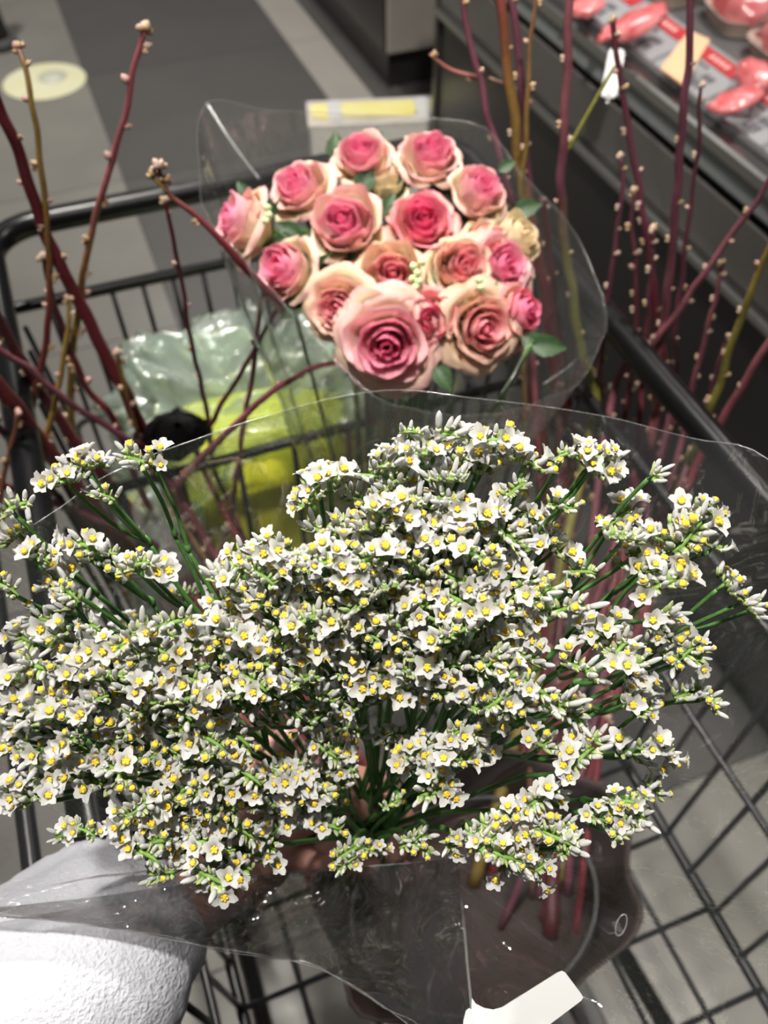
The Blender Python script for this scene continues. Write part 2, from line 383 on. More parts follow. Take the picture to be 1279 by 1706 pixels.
# meat packs
def meat_pack(a_, lat, h, la, ll, lb, seed, tilt=0., tray=M_tray):
    c = A(lat, a_, h); t = thing('meat_pack', c, lb, 'meat pack', 'packed meat in the case')
    e1 = (AV*math.cos(tilt)+BV*math.sin(tilt)); e2 = (BV*math.cos(tilt)-AV*math.sin(tilt))
    mb = MB(); rows = []
    for s, hh in ((.86, 0), (1.0, .022), (1.04, .024), (1.0, .024), (.86, .004), (.0, .004)):
        row = []
        for q in range(24):
            an = 2*PI*q/24; ca, sa = math.cos(an), math.sin(an)
            ca = math.copysign(abs(ca)**.45, ca); sa = math.copysign(abs(sa)**.45, sa)
            row.append(c+e1*ca*la*s+e2*sa*ll*s+Z*hh)
        rows.append(row)
    grid(mb, rows, closed=True); mb.obj('tray', tray, t)
    rng = random.Random(seed)
    for pc in range(2):
        mb = MB(); rows = []; off = e1*la*(-.42+.84*pc)
        for i in range(9):
            th = PI*i/8; row = []
            for j in range(18):
                ph = 2*PI*j/18; d = Vector((math.sin(th)*math.cos(ph), math.sin(th)*math.sin(ph), math.cos(th)))
                r = 1+.35*noise.noise(d*1.6+Vector((seed, pc*5, 0)))+.12*noise.noise(d*4+Vector((seed, pc, 9)))
                row.append(c+off+e1*d.x*la*.55*r+e2*d.y*ll*.82*r+Z*(.028+d.z*.026*r))
            rows.append(row)
        grid(mb, rows, closed=True); mb.obj('meat_piece', M_meat, t)
    mb = MB(); rows = []
    for i in range(7):
        th = PI/2*i/6; row = []
        for j in range(24):
            an = 2*PI*j/24; ca, sa = math.cos(an), math.sin(an)
            ca = math.copysign(abs(ca)**.5, ca); sa = math.copysign(abs(sa)**.5, sa)
            s = math.cos(th)**.5; row.append(c+e1*ca*la*1.05*s+e2*sa*ll*1.05*s+Z*(.022+.043*math.sin(th)+.004*noise.noise(Vector((ca*3, sa*3, i+seed)))))
        rows.append(row)
    grid(mb, rows, closed=True); mb.obj('cling_film', M_clearbag, t)
    return t
packs = [(.86, 1.02, .872, .075, .05, 'meat pack nearest the camera at the right edge', 3, .1),
         (1.02, 1.025, .872, .075, .055, 'large dark red meat pack behind the second red card header', 11, .05),
         (1.17, 1.04, .872, .055, .055, 'pale tray of meat behind the peach card', 5, .2),
         (1.32, .995, .872, .07, .05, 'bright red meat pack behind the lump on the cards', 8, -.15),
         (1.48, 1.00, .872, .07, .05, 'small pink meat pack beyond the bright red one', 13, .1),
         (1.64, 1.00, .872, .07, .05, 'red meat pack at the far end of the case', 17, 0),
         (.88, 1.19, .872, .085, .07, 'second row meat pack behind the nearest one', 21, .1),
         (1.09, 1.20, .872, .085, .07, 'second row meat pack behind the peach card', 22, 0.05),
         (1.30, 1.18, .872, .085, .07, 'second row meat pack behind the bright red one', 23, -.1)]
for a_, lat, h, la, ll, lb, sd, tl in packs: meat_pack(a_, lat, h, la, ll, lb, sd, tl)
# loose glossy red strips hanging over the cards
def lump(name, c, ex, ey, ez, r1, r2, r3, m, label=None, cat=None, seed=0, parent=None):
    mb = MB(); rows = []
    for i in range(11):
        th = PI*i/10; row = []
        for j in range(20):
            ph = 2*PI*j/20; d = Vector((math.sin(th)*math.cos(ph), math.sin(th)*math.sin(ph), math.cos(th)))
            r = 1+.28*noise.noise(d*2+Vector((seed, 0, 0)))+.12*noise.noise(d*6+Vector((seed, 0, 4)))
            row.append(Vector(c)+ex*d.x*r1*r+ey*d.y*r2*r+ez*d.z*r3*r)
        rows.append(row)
    grid(mb, rows, closed=True); o = mb.obj(name, m, parent, origin=c if not parent else None)
    if label: tag(o, label, cat)
    return o
lump('meat_piece', PH(1225, 168, .895), AV, bx, bz, .024, .036, .010, M_meat, 'small shiny red meat corner hanging over a grey price card', 'meat', 31)
lump('meat_piece', PH(1256, 128, .90), AV, bx, bz, .034, .024, .016, M_meat, 'bright red meat lump just above the hanging meat corner', 'meat', 33)
lump('meat_piece', PH(1056, 40, .895), (AV*.9+BV*.3).normalized(), bx, bz, .030, .058, .014, M_meat, 'long red meat lump beside the blunt dark branch tip', 'meat', 35)
lump('meat_piece', PH(975, 8, .885), AV, bx, bz, .03, .03, .012, M_meat, 'small red meat lump at the top edge of the case', 'meat', 36)
mb = MB(); q4 = [PH(1101, 113, .888), PH(1139, 141, .886), PH(1183, 66, .908), PH(1148, 50, .908)]
mb.add([p for p in q4]+[p-Z*.003 for p in q4], [(0, 1, 2, 3), (7, 6, 5, 4), (0, 4, 5, 1), (1, 5, 6, 2), (2, 6, 7, 3), (3, 7, 4, 0)])
tag(mb.obj('peach_card', M_peach, smooth=False, origin=q4[0]), 'plain peach coloured card lying across the price rail', 'card')
# white plate added above the rail in place of a ceiling lamp reflection
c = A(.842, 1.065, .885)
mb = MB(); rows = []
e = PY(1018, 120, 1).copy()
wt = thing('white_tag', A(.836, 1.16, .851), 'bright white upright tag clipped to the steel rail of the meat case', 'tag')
def rounded(mb, c, ex, ey, ez, hx, hy, r, th, mi=0, n=5):
    pts = []
    for sx, sy, a0 in ((1, 1, 0), (-1, 1, PI/2), (-1, -1, PI), (1, -1, 3*PI/2)):
        for k in range(n):
            a = a0+PI/2*k/(n-1); pts.append(Vector(c)+ex*(sx*(hx-r)+r*math.cos(a))+ey*(sy*(hy-r)+r*math.sin(a)))
    N_ = len(pts); vs = [p-ez*th/2 for p in pts]+[p+ez*th/2 for p in pts]
    mb.add(vs, [tuple(range(N_-1, -1, -1)), tuple(range(N_, 2*N_))]+[(i, (i+1) % N_, N_+(i+1) % N_, N_+i) for i in range(N_)], mi)
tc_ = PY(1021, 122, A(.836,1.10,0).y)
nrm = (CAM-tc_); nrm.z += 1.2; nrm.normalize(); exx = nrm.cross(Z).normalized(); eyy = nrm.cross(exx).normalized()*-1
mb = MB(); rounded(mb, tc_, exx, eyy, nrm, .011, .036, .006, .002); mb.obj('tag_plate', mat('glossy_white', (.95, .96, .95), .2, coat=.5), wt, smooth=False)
mb = MB(); tube(mb, [tc_-eyy*.05-Z*.004, tc_-eyy*.03], .003, 8); mb.obj('clip', M_steel, wt)  # added stem that carries the reflection plate

# ------------------------------------------------------------------ shopping cart
cart = thing('shopping_cart', A(.14, .45, 0), 'black wire shopping trolley under the flowers, thick tube rim', 'shopping cart')
LL, LR, AN, AF, HT, HB = -.085, .415, -.20, .866, .95, .55
def ct_(pts, r, name='wire', m=M_wire, n=8, closed=False):
    mb = MB(); tube(mb, pts, r, n, closed=closed); return mb.obj(name, m, cart)
def rrect(l0, l1, a0, a1, h, r, n=7):
    pts = []
    for cx_, cy_, s in ((l1-r, a1-r, 0), (l0+r, a1-r, PI/2), (l0+r, a0+r, PI), (l1-r, a0+r, 3*PI/2)):
        for k in range(n):
            t = s+PI/2*k/(n-1); pts.append(A(cx_+r*math.cos(t), cy_+r*math.sin(t), h))
    return pts
ct_(rrect(LL, LR, AN, AF, HT, .05), .0125, 'top_rim', M_black, 16, True)
ct_(rrect(LL-.055, LR-.006, AN+.01, AF-.005, HT-.088, .045), .0065, 'side_bar', M_black, 10, True)
ct_(rrect(LL+.02, LR-.02, AN+.02, AF-.03, HB+.16, .015), .0035, 'side_wire', M_wire, 8, True)
ct_(rrect(LL+.03, LR-.03, AN+.03, AF-.05, HB, .04), .0055, 'bottom_frame', M_black, 10, True)
for k in range(1, 15):     # far panel
    l = LL+(LR-LL)*k/15; ct_([A(l, AF-.005, HT-.088), A(l*.98+.003, AF-.03, HB+.2), A(l*.96+.005, AF-.05, HB)], .0028)
for k in range(1, 26):     # side panels
    a = AN+(AF-AN)*k/26
    ct_([A(LL+.006, a, HT-.088), A(LL+.03, a, HB)], .0028)
    ct_([A(LR-.006, a, HT-.088), A(LR-.03, a, HB)], .0028)
for k in range(1, 20):     # near panel
    l = LL+(LR-LL)*k/20; ct_([A(l, AN+.006, HT), A(l, AN+.03, HB)], .003)
for k in range(1, 8):
    l = LL+.03+(LR-LL-.06)*k/8; ct_([A(l, AN+.03, HB), A(l, AF-.05, HB)], .0028)
for k in range(1, 13):
    a = AN+.03+(AF-AN-.08)*k/13; ct_([A(LL+.03, a, HB+.004), A(LR-.03, a, HB+.004)], .0028)
# divider panel
DA = .60
ct_([A(LL+.02, DA, HT-.12), A(LR-.02, DA, HT-.12)], .005, 'divider_bar', M_black)
for k in range(1, 9):
    l = LL+(LR-LL)*k/9; ct_([A(l, DA, HT-.12), A(l, DA, HB)], .003, 'divider_wire')
# posts, lower frame, wheels
for l in (LL+.03, LR-.03):
    ct_([A(l, AN+.04, HT-.01), A(l, AN+.05, .30), A(l, AF-.05, .12)], .011, 'chassis_tube', M_black, 10)
    ct_([A(l, AN+.05, .30), A(l, AN+.02, .12)], .011, 'chassis_leg', M_black, 10)
    for a in (AN+.02, AF-.05):
        w = MB(); M_ = frame(BV, o=A(l, a, .06)-BV*.014)
        lathe(w, [(.02, 0), (.056, .002), (.0595, .008), (.0595, .02), (.056, .026), (.02, .028)], 20, M=M_); wo = w.obj('caster_wheel', M_rubber, cart)
        w = MB(); tube(w, [A(l, a, .13), A(l+.02, a, .11), A(l+.02, a, .06)], .007, 8); w.obj('caster_fork', M_steel, cart)
ct_([A(LL-.0, AN-.02, 1.0), A(LR, AN-.02, 1.0)], .014, 'push_handle', M_black, 12)
for l in (LL+.02, LR-.02): ct_([A(l, AN-.02, 1.0), A(l, AN+.02, HT)], .009, 'handle_bracket', M_black)

# ------------------------------------------------------------------ carrier bag with yellow packet, black grip
def blob(c, ax, rx, ry, rz, amp, fr, seed, nu=40, nv=28, sq=.75, crumple=0.0):
    rows = []
    for i in range(nv+1):
        th = PI*i/nv; row = []
        for j in range(nu):
            ph = 2*PI*j/nu; s = math.sin(th); d = Vector((s*math.cos(ph), s*math.sin(ph), math.cos(th)))
            q = Vector([math.copysign(abs(x)**sq, x) for x in d])
            r = 1+amp*noise.noise(d*fr+Vector((seed, 0, 0)))
            if crumple: r -= crumple*(abs(noise.noise(d*fr*1.5+Vector((0, seed, 0))))+abs(noise.noise(d*fr*3.2+Vector((0, 3, seed))))*.5)
            p = Vector(c)+ax[0]*q.x*rx*r+ax[1]*q.y*ry*r+ax[2]*q.z*rz*r; row.append(p)
        rows.append(row)
    return rows
bc = A(.12, .732, .705)
bag = thing('carrier_bag', bc-Z*.13, 'crumpled thin pale green plastic carrier bag lying in the trolley behind the branches', 'bag')
mb = MB(); grid(mb, blob(bc+Z*.015-AV*.01, (BV, AV, Z), .165, .115, .155, .30, 1.6, 2, 130, 90, .7, .55), closed=True); mb.obj('bag_skin', M_bag, bag)
mb = MB(); grid(mb, blob(bc-BV*.125-AV*.11-Z*.03, (BV, AV, Z), .055, .07, .09, .28, 1.8, 6, 50, 36, .75, .35), closed=True); mb.obj('gathered_end', M_bag, bag)
pk = thing('yellow_packet', bc-Z*.12, 'bright yellow packet showing through the pale carrier bag', 'packet')
mb = MB(); grid(mb, blob(bc-Z*.035-AV*.035, (BV, AV, Z), .125, .075, .115, .15, 1.5, 9, 40, 28, .6, .05), closed=True); mb.obj('packet_body', M_bagyellow, pk)
mb = MB(); grid(mb, blob(bc-Z*.02-AV*.05-BV*.135, (BV, AV, Z), .025, .02, .04, .2, 2, 4, 16, 12), closed=True); mb.obj('packet_corner', M_yellow, pk)
# black grip
gc = P(298, 722, .80)
e_up = (UP*.9-FW*.1).normalized()
mb = MB(); rows = []
prof = [(240, 725), (246, 705), (262, 691), (285, 685), (296, 676), (322, 688), (345, 700), (348, 720), (340, 742), (300, 770), (255, 765)]
for zz, s, dy in ((.775, .12, -16), (.782, .55, -12), (.80, 1.0, 0), (.84, 1.0, 0), (.85, .8, 0), (.85, .02, 0)):
    rows.append([P(297+(u-297)*s, 724+dy+(v-724)*s, zz) for u, v in prof])
grid(mb, rows, closed=True)
gr = thing('black_pouch', gc, 'small black angular pouch in front of the yellow packet, between the branches', 'pouch')
mb.obj('pouch_body', M_blackcloth, gr, smooth=False)
mb = MB(); tube(mb, [P(250, 728, .785), P(262, 700, .785), P(284, 690, .785), P(297, 680, .785), P(340, 700, .785)], .0012, 6); mb.obj('seam', M_black, gr)

# ------------------------------------------------------------------ branches
RED = (.17, .018, .030); PUR = (.15, .045, .075); OLI = (.26, .17, .035); BRN = (.15, .07, .045); DRK = (.07, .015, .022); GRN = (.24, .25, .05); MAU = (.24, .08, .10); PNK = (.36, .09, .11)
def bud_mesh(kind, seed):
    mb = MB(); rng = random.Random(seed)
    cream = (.42, .31, .24) if kind == 0 else ((.38, .22, .19) if kind == 1 else (.36, .25, .13))
    base = (.25, .12, .08)
    def one(M, s):
        prof = [(0.15, 0), (.42, .12), (.52, .42), (.42, .78), (.2, 1.05), (.03, 1.2)]
        cl = [base, base, cream, cream, tuple(x*1.1 for x in cream), (.6, .45, .38)]
        lathe(mb, [(r*s, z*s) for r, z in prof], 8, M=M, cols=cl, wob=lambda i, j, r, z: (r*(1+.12*(j % 2)), z))
    one(Matrix.Identity(4), 1)
    if kind == 2 or seed % 3 == 0:
        one(Matrix.Translation((.42, 0, -.1)) @ Matrix.Rotation(.6, 4, 'Y'), .7)
        one(Matrix.Translation((-.38, .1, -.1)) @ Matrix.Rotation(-.6, 4, 'Y'), .62)
    return mb.mesh('bud', M_bud)
BUDS = [bud_mesh(k % 3, k) for k in range(6)]
BASE_L = A(.09, .26, .562); BASE_R = A(.22, .20, .562)
def branch(lb, pts, w, cols, base=None, r=.6, rb=None, bud=.0037, step=.028, twigs=(), tip=True, group='budding red branches standing in the trolley', extra=None, seed=0):
    """pts: pixel polyline top->down, w widths (px at ends), r horizontal distance at the top, rb at the bottom"""
    rng = random.Random(seed or sum(map(ord, lb)))
    rb = r if rb is None else rb
    L_ = len(pts); P3 = []; W3 = []
    for i, (u, v) in enumerate(pts):
        t = i/(L_-1); y = r+(rb-r)*t; p = PY(u, v, y); P3.append(p)
        z = (p-CAM).dot(FW); W3.append((w[0]+(w[1]-w[0])*t)/2/F*z)
    if base is not None:
        b = base+Vector((rng.uniform(-.05, .05), rng.uniform(-.04, .04), 0))
        m = (P3[-1]*.5+b*.5)+(P3[-1]-P3[-2])*.25
        P3 += [m, b]; W3 += [W3[-1]*1.1, W3[-1]*1.25]
    S = catmull(P3, 8); R_ = []
    for i in range(len(S)):
        t = i/8; k = min(int(t), len(W3)-2); R_.append(W3[k]+(W3[k+1]-W3[k])*(t-k))
    # slight node kinks
    S = [s+Vector([noise.noise(s*35+Vector((k*7, seed, 0))) for k in range(3)])*.0022 for s in S]
    dist = [0]
    for i in range(1, len(S)): dist.append(dist[-1]+(S[i]-S[i-1]).length)
    tot = dist[-1]; C_ = []
    for i in range(len(S)):
        f = (i/(len(S)-1))*(len(cols)-1); k = min(int(f), len(cols)-2) if len(cols) > 1 else 0
        c = cols[0] if len(cols) == 1 else tuple(a+(b_-a)*(f-k) for a, b_ in zip(cols[k], cols[k+1])); C_.append(c)
    t = thing('budding_branch', S[-1], lb, 'branch', group)
    mb = MB(); tube(mb, S, R_, 8, cols=C_)
    if tip: lathe(mb, [(R_[0]*1.05, 0), (R_[0]*.8, R_[0]*1.2), (R_[0]*.2, R_[0]*2)], 8, M=frame(S[0]-S[1], o=S[0]), cols=[C_[0]]*3)
    mb.obj('bark', M_bark, t)
    def put(p, d, s):
        link('bud', BUDS[rng.randrange(6)], t, frame(d, o=p, s=s))
    def buds_on(S, R_, dist, st, a0=0.01, far=99):
        side = 1; dd = a0; i = 0
        while dd < min(dist[-1], far):
            while i < len(S)-2 and dist[i+1] < dd: i += 1
            tg = (S[i+1]-S[i]).normalized(); tt = (dd-dist[i])/max(dist[i+1]-dist[i], 1e-6); p = S[i].lerp(S[i+1], tt)
            vd = (p-CAM).normalized(); sd = tg.cross(vd).normalized()*side
            sd = (sd+vd*rng.uniform(-.5, .3)).normalized()
            put(p+sd*R_[i]*.75, sd*.8-tg*.7, bud*rng.uniform(.7, 1.15))
            side *= -1 if rng.random() < .8 else 1; dd += st*rng.uniform(.6, 1.5)
    if bud:
        buds_on(S, R_, dist, step, far=tot*.75)
        if tip:
            for q in range(2): put(S[0]+Vector((rng.uniform(-1, 1), rng.uniform(-1, 1), 0))*.001, (S[0]-S[1]).normalized()+Vector((rng.uniform(-.6, .6), rng.uniform(-.6, .6), 0)), bud*1.1)
    for tp, tw, tcol in twigs:
        y = r; Q = [PY(u, v, yy) for u, v, yy in tp]; Q = catmull(Q, 6)
        zz = (Q[0]-CAM).dot(FW); rr = [tw/2/F*zz*(.8+.5*i/len(Q)) for i in range(len(Q))]
        mb = MB(); tube(mb, Q, rr, 7, cols=[tcol]*len(Q)); mb.obj('twig', M_bark, t)
        d2 = [0]
        for i in range(1, len(Q)): d2.append(d2[-1]+(Q[i]-Q[i-1]).length)
        if bud: buds_on(Q, rr, d2, step, .004)
    return t
B = branch
B('thick dark red branch crossing from the left edge down past the black pouch', [(-30, 110), (5, 190), (38, 280), (80, 400), (150, 540), (210, 660), (240, 725), (300, 850), (350, 960)], (19, 26), [RED, RED, RED, (.2, .03, .04)], BASE_L, .56, .60, step=.05)
B('olive brown branch with a pinkish bud tip in front of the round floor sticker', [(32, 84), (42, 110), (50, 150), (60, 215), (70, 290), (78, 380), (82, 470), (78, 560), (60, 650), (30, 760)], (9, 12), [BRN, OLI, OLI, RED, BRN], None, .60, .55, bud=.0048, step=.03)
B('slim branch, pink at its tip and yellow brown below, tallest on the left', [(236, 52), (228, 100), (205, 200), (178, 300), (155, 385), (138, 460), (128, 530), (121, 620), (122, 730), (160, 900)], (9, 14), [PNK, PNK, OLI, OLI, OLI], BASE_L, .60, .60, bud=.0052, step=.034)
B('dark branch slanting from its twin bud tip along the left edge of the rose wrap', [(264, 278), (280, 318), (320, 352), (365, 395), (405, 440), (440, 478), (475, 510)], (8, 15), [BRN, RED, DRK], None, .52, .52, bud=.0046, step=.04, twigs=[([(245, 290, .52), (262, 302, .52), (278, 318, .52)], 7, OLI)])
B('thin dark red branch hanging straight between the rim and the carrier bag', [(275, 335), (288, 395), (302, 470), (318, 560), (335, 640), (350, 710), (372, 820)], (7, 9), [RED, DRK, DRK], BASE_L, .58, .60, step=.032)
B('thin mauve branch passing in front of the middle of the carrier bag', [(440, 480), (432, 540), (418, 640), (402, 740), (388, 850), (376, 960)], (8, 10), [DRK, MAU, MAU], BASE_L, .56, .56, bud=.0030, step=.06, tip=False)
B('dark branch forking right across the top of the carrier bag', [(466, 500), (448, 540), (418, 595), (390, 640), (355, 700), (330, 760)], (7, 10), [DRK, DRK, RED], BASE_L, .57, .58, bud=.003, step=.05, tip=False)
B('arched red branch running from under the big pink rose down to the left', [(578, 600), (530, 610), (480, 636), (430, 675), (380, 722), (335, 765), (300, 808), (315, 870), (335, 940)], (8, 17), [RED, MAU, RED], BASE_L, .50, .56, bud=.003, step=.08, tip=False)
B('dark red branch starting at a bud cluster and ending beside the olive one', [(75, 430), (85, 480), (112, 570), (150, 650), (190, 700), (225, 790), (280, 900)], (9, 13), [DRK, RED, RED], BASE_L, .58, .58, bud=.0052, step=.03)
B('mauve branch sloping from the left edge towards the black pouch', [(-20, 570), (60, 625), (130, 680), (205, 728), (280, 800)], (11, 13), [MAU, PUR, RED], BASE_L, .50, .56, step=.05, tip=False)
B('thickest dark red branch low at the left edge, out of focus', [(-40, 600), (20, 670), (75, 745), (130, 815), (200, 900), (280, 990)], (26, 30), [RED, (.2, .03, .035), RED], BASE_L, .48, .56, step=.07, tip=False)
B('yellow brown branch leaning down to the left edge', [(118, 500), (112, 560), (98, 640), (75, 730), (50, 830), (35, 900)], (8, 12), [OLI, OLI, (.30, .20, .05)], None, .55, .50, bud=.0045, step=.04)
B('lower mauve branch almost level near the left edge', [(-20, 800), (60, 828), (130, 855), (240, 900), (330, 960)], (13, 15), [MAU, PUR, RED], BASE_L, .47, .56, step=.05, tip=False)
B('purple branch crossing the thick red one near the left edge', [(-20, 690), (40, 760), (90, 820), (160, 900), (250, 980)], (12, 14), [PUR, RED, RED], BASE_L, .49, .56, step=.05, tip=False)
B('short orange brown twig low at the left edge', [(32, 690), (20, 740), (8, 800), (-10, 870)], (8, 9), [(.26, .09, .05)], None, .48, .47, bud=.0042, step=.04)
B('short olive shoot with buds beside the thick red branch and pouch', [(197, 590), (205, 630), (216, 670), (228, 715), (250, 780)], (7, 9), [OLI, DRK], BASE_L, .57, .57, bud=.0048, step=.025)
B('dark red branch entering low at the left, half hidden', [(-30, 480), (20, 570), (60, 640), (100, 700), (170, 790), (240, 880)], (18, 20), [DRK, RED], BASE_L, .55, .58, step=.06, tip=False)
# right side
GR = 'budding branches on the right in front of the meat case'
B('purple branch with a side twig just right of the pale carton', [(768, -20), (780, 60), (800, 125), (812, 190), (830, 245), (850, 330), (880, 450)], (10, 12), [PUR, PUR, RED], BASE_R, .72, .68, group=GR, step=.034, tip=False, twigs=[([(716, 90, .72), (750, 116, .72), (798, 130, .72)], 7, (.25, .08, .07)), ([(888, 172, .70), (862, 150, .71), (815, 130, .72)], 5, BRN)])
B('thick red and olive branch right of the roses, rising out of frame', [(828, -30), (842, 80), (854, 180), (868, 290), (888, 390), (908, 500), (925, 640), (935, 760)], (17, 20), [RED, OLI, RED, RED, DRK], BASE_R, .70, .66, group=GR, step=.05, tip=False)
B('dark purple branch crossing the thick red and olive one', [(850, -20), (862, 70), (872, 170), (878, 290), (895, 420), (915, 560), (930, 700)], (12, 14), [PUR, PUR, DRK], BASE_R, .71, .67, group=GR, step=.04, tip=False)
B('thin brown branch beside the crossing pair', [(897, -20), (886, 60), (881, 130), (876, 230), (868, 330), (872, 460)], (7, 9), [BRN, OLI, BRN], BASE_R, .69, .66, group=GR, step=.035, tip=False)
B('tall branch, mauve above and yellow green below, with a forked green twig', [(952, -30), (947, 60), (944, 150), (938, 240), (934, 310), (940, 400), (955, 500), (972, 600), (990, 690)], (14, 17), [MAU, MAU, PUR, GRN, GRN, OLI], BASE_R, .66, .64, group=GR, step=.045, tip=False, twigs=[([(1024, 110, .66), (985, 180, .66), (945, 252, .66)], 7, GRN)])
B('branch with a blunt dark tip beside the bright white tag', [(1022, 38), (1030, 100), (1042, 180), (1056, 260), (1070, 350), (1084, 440), (1096, 530), (1105, 620), (1112, 720)], (9, 16), [DRK, PUR, RED, RED], BASE_R, .68, .64, group=GR, step=.03)
B('straight purple branch rising through the peach card', [(1152, -30), (1146, 90), (1140, 180), (1130, 300), (1118, 430), (1106, 540), (1092, 650), (1082, 740)], (12, 17), [PUR, PUR, MAU, RED], BASE_R, .64, .62, group=GR, step=.036, tip=False)
B('thin dark branch ending in a point right of the straight purple one', [(1168, 145), (1166, 200), (1158, 280), (1148, 360), (1135, 460), (1125, 560), (1118, 680)], (6, 10), [DRK, PUR, PUR], BASE_R, .66, .64, group=GR, step=.03)
B('purple branch slanting in from the right edge to the lower middle', [(1300, 270), (1250, 350), (1205, 410), (1150, 490), (1090, 570), (1020, 660)], (9, 13), [PUR, MAU, PUR], BASE_R, .62, .62, group=GR, step=.032, tip=False)
B('yellow green branch at the right edge', [(1300, 380), (1262, 460), (1228, 545), (1198, 640), (1165, 730), (1120, 850)], (11, 16), [OLI, GRN, GRN], BASE_R, .58, .58, group=GR, step=.034, tip=False)
B('dull red branch low at the right edge', [(1300, 545), (1245, 630), (1205, 700), (1150, 800)], (13, 15), [MAU, RED], BASE_R, .56, .56, group=GR, step=.04, tip=False)
B('thin bud studded branch just right of the yellow green stem', [(1036, 265), (1034, 340), (1022, 430), (1010, 520), (1000, 610), (995, 700)], (7, 10), [PUR, PUR, RED], BASE_R, .66, .64, group=GR, step=.022)
B('slender branch with pink buds between the two taller purple ones', [(1055, 320), (1052, 390), (1058, 450), (1060, 520), (1048, 600), (1040, 700)], (7, 10), [PUR, RED], BASE_R, .65, .63, group=GR, step=.02, bud=.0048)
B('short branch ending in two rosy buds before the straight purple one', [(1090, 385), (1085, 450), (1080, 520), (1072, 600), (1066, 700)], (7, 10), [PUR, RED], BASE_R, .63, .62, group=GR, step=.03, bud=.005)
B('purple branch with pale buds low on the right', [(1205, 440), (1190, 500), (1172, 580), (1150, 660), (1130, 760)], (8, 11), [MAU, PUR], BASE_R, .63, .61, group=GR, step=.022)
B('thin purple branch with pale buds left of the yellow green edge one', [(1215, 560), (1196, 610), (1180, 670), (1160, 740)], (7, 9), [PUR], BASE_R, .60, .60, group=GR, step=.024)
B('red branch behind the right side of the rose wrap', [(905, 330), (915, 420), (925, 520), (940, 620), (950, 740), (945, 850)], (13, 18), [DRK, RED, (.22, .04, .04)], BASE_R, .70, .66, group=GR, step=.03, tip=False)
B('short thick red stem showing through the wrap above the flowers', [(870, 560), (890, 660), (905, 760), (905, 860)], (16, 22), [RED, (.22, .05, .04)], BASE_R, .66, .60, group=GR, step=.04, tip=False)

# made-up dark sleeve round the branch ends, standing in for shade under the bouquet
wc = A(.165, .205, .557); ps = thing('branch_sleeve', wc, 'dark brown paper sleeve around the branch ends on the trolley floor', 'sleeve')
mb = MB(); rows = []
for i in range(11):
    t = i/10; row = []
    for j in range(60):
        a = 2*PI*j/60; rr = (.092+.020*t)*(1+.05*math.sin(7*a+t)+.04*noise.noise(Vector((math.cos(a)*3, math.sin(a)*3, t*2))))
        row.append(wc+BV*math.cos(a)*rr*1.25+AV*math.sin(a)*rr+Z*(.005+.11*t+.008*t*math.sin(5*a)))
    rows.append(row)
inner = [[wc+(p-wc)*.975+Z*.003 for p in row] for row in reversed(rows)]+[[wc+(p-wc)*.01+Z*.006 for p in rows[0]]]
rows.insert(0, [wc+(p-wc)*.01 for p in rows[0]])
grid(mb, rows+inner, closed=True); mb.obj('paper', M_shadesleeve, ps)
mb = MB(); tube(mb, [wc+BV*math.cos(2*PI*j/40)*.112+AV*math.sin(2*PI*j/40)*.09+Z*.06 for j in range(40)], .002, 6, closed=True); mb.obj('tie', M_rubber, ps)

# ------------------------------------------------------------------ roses
def lerp3(a, b, t): t = max(0, min(1, t)); return tuple(x+(y-x)*t for x, y in zip(a, b))
PAL = {'pink': ((.90, .17, .42), (.94, .46, .62), (.88, .84, .55), (.92, .52, .54)),
       'peach': ((.90, .26, .40), (.94, .58, .56), (.88, .82, .52), (.90, .60, .46)),
       'rose': ((.86, .10, .32), (.92, .26, .45), (.86, .62, .46), (.88, .28, .38)),
       'cream': ((.84, .70, .45), (.86, .78, .55), (.84, .80, .56), (.86, .70, .52))}
def petal_mesh(R, H, W, flare, curl, Lf, pal, seed, kind='petal'):
    rng = random.Random(seed); mb = MB(); rows = []; cols = []; nt, ns = 9, 9
    core, mid, cream, edge = PAL[pal]; a1, a2 = rng.uniform(0, 9), rng.uniform(0, 9)
    for i in range(nt+1):
        t = i/nt; row = []; cr = []
        for j in range(ns+1):
            s = -1+2*j/ns
            shape = 1-.18*abs(s)**3*t            # rounded upper corners
            tt = t*shape
            r = R*(.18+.82*(1-(1-min(tt*1.25, 1))**2.2))
            if tt > .62: r += flare*((tt-.62)/.38)**1.6
            r += (.0003+.0010*Lf)*math.sin(3*s+a1)*t*t+.0007*Lf*math.sin(8*s+a2)*t**3
            h = H*tt
            if tt > .82: h -= curl*((tt-.82)/.18)**2
            h += .0010*math.sin(5*s+a2)*t**3
            wi = W/2*(.45+.55*math.sin(min(1, t*1.3)*PI/2))
            ph = s*wi
            row.append(Vector((r*math.cos(ph), r*math.sin(ph), h)))
            c = lerp3(core, mid, Lf*1.5)
            c = lerp3(c, cream, max(0, (Lf-.50)*2.1)*(1.0-.30*t))
            c = lerp3(c, cream, (1-t)*(.25+.6*Lf))
            e = max(0, (tt-.86)/.14)+max(0, (abs(s)-.85)/.15)*.7
            c = lerp3(c, edge, min(1, e)*(.9 if Lf > .4 else .3))
            cr.append(c)
        rows.append(row); cols.append(cr)
    grid(mb, rows, cols=cols)
    # back side for thickness
    rows2 = [[p+Vector((p.x, p.y, 0)).normalized()*.0004 if (p.x or p.y) else p for p in r] for r in rows]
    grid(mb, [list(reversed(r)) for r in rows2], cols=[list(reversed(c)) for c in cols])
    return mb.mesh(kind, M_petal)
RSETS = {}
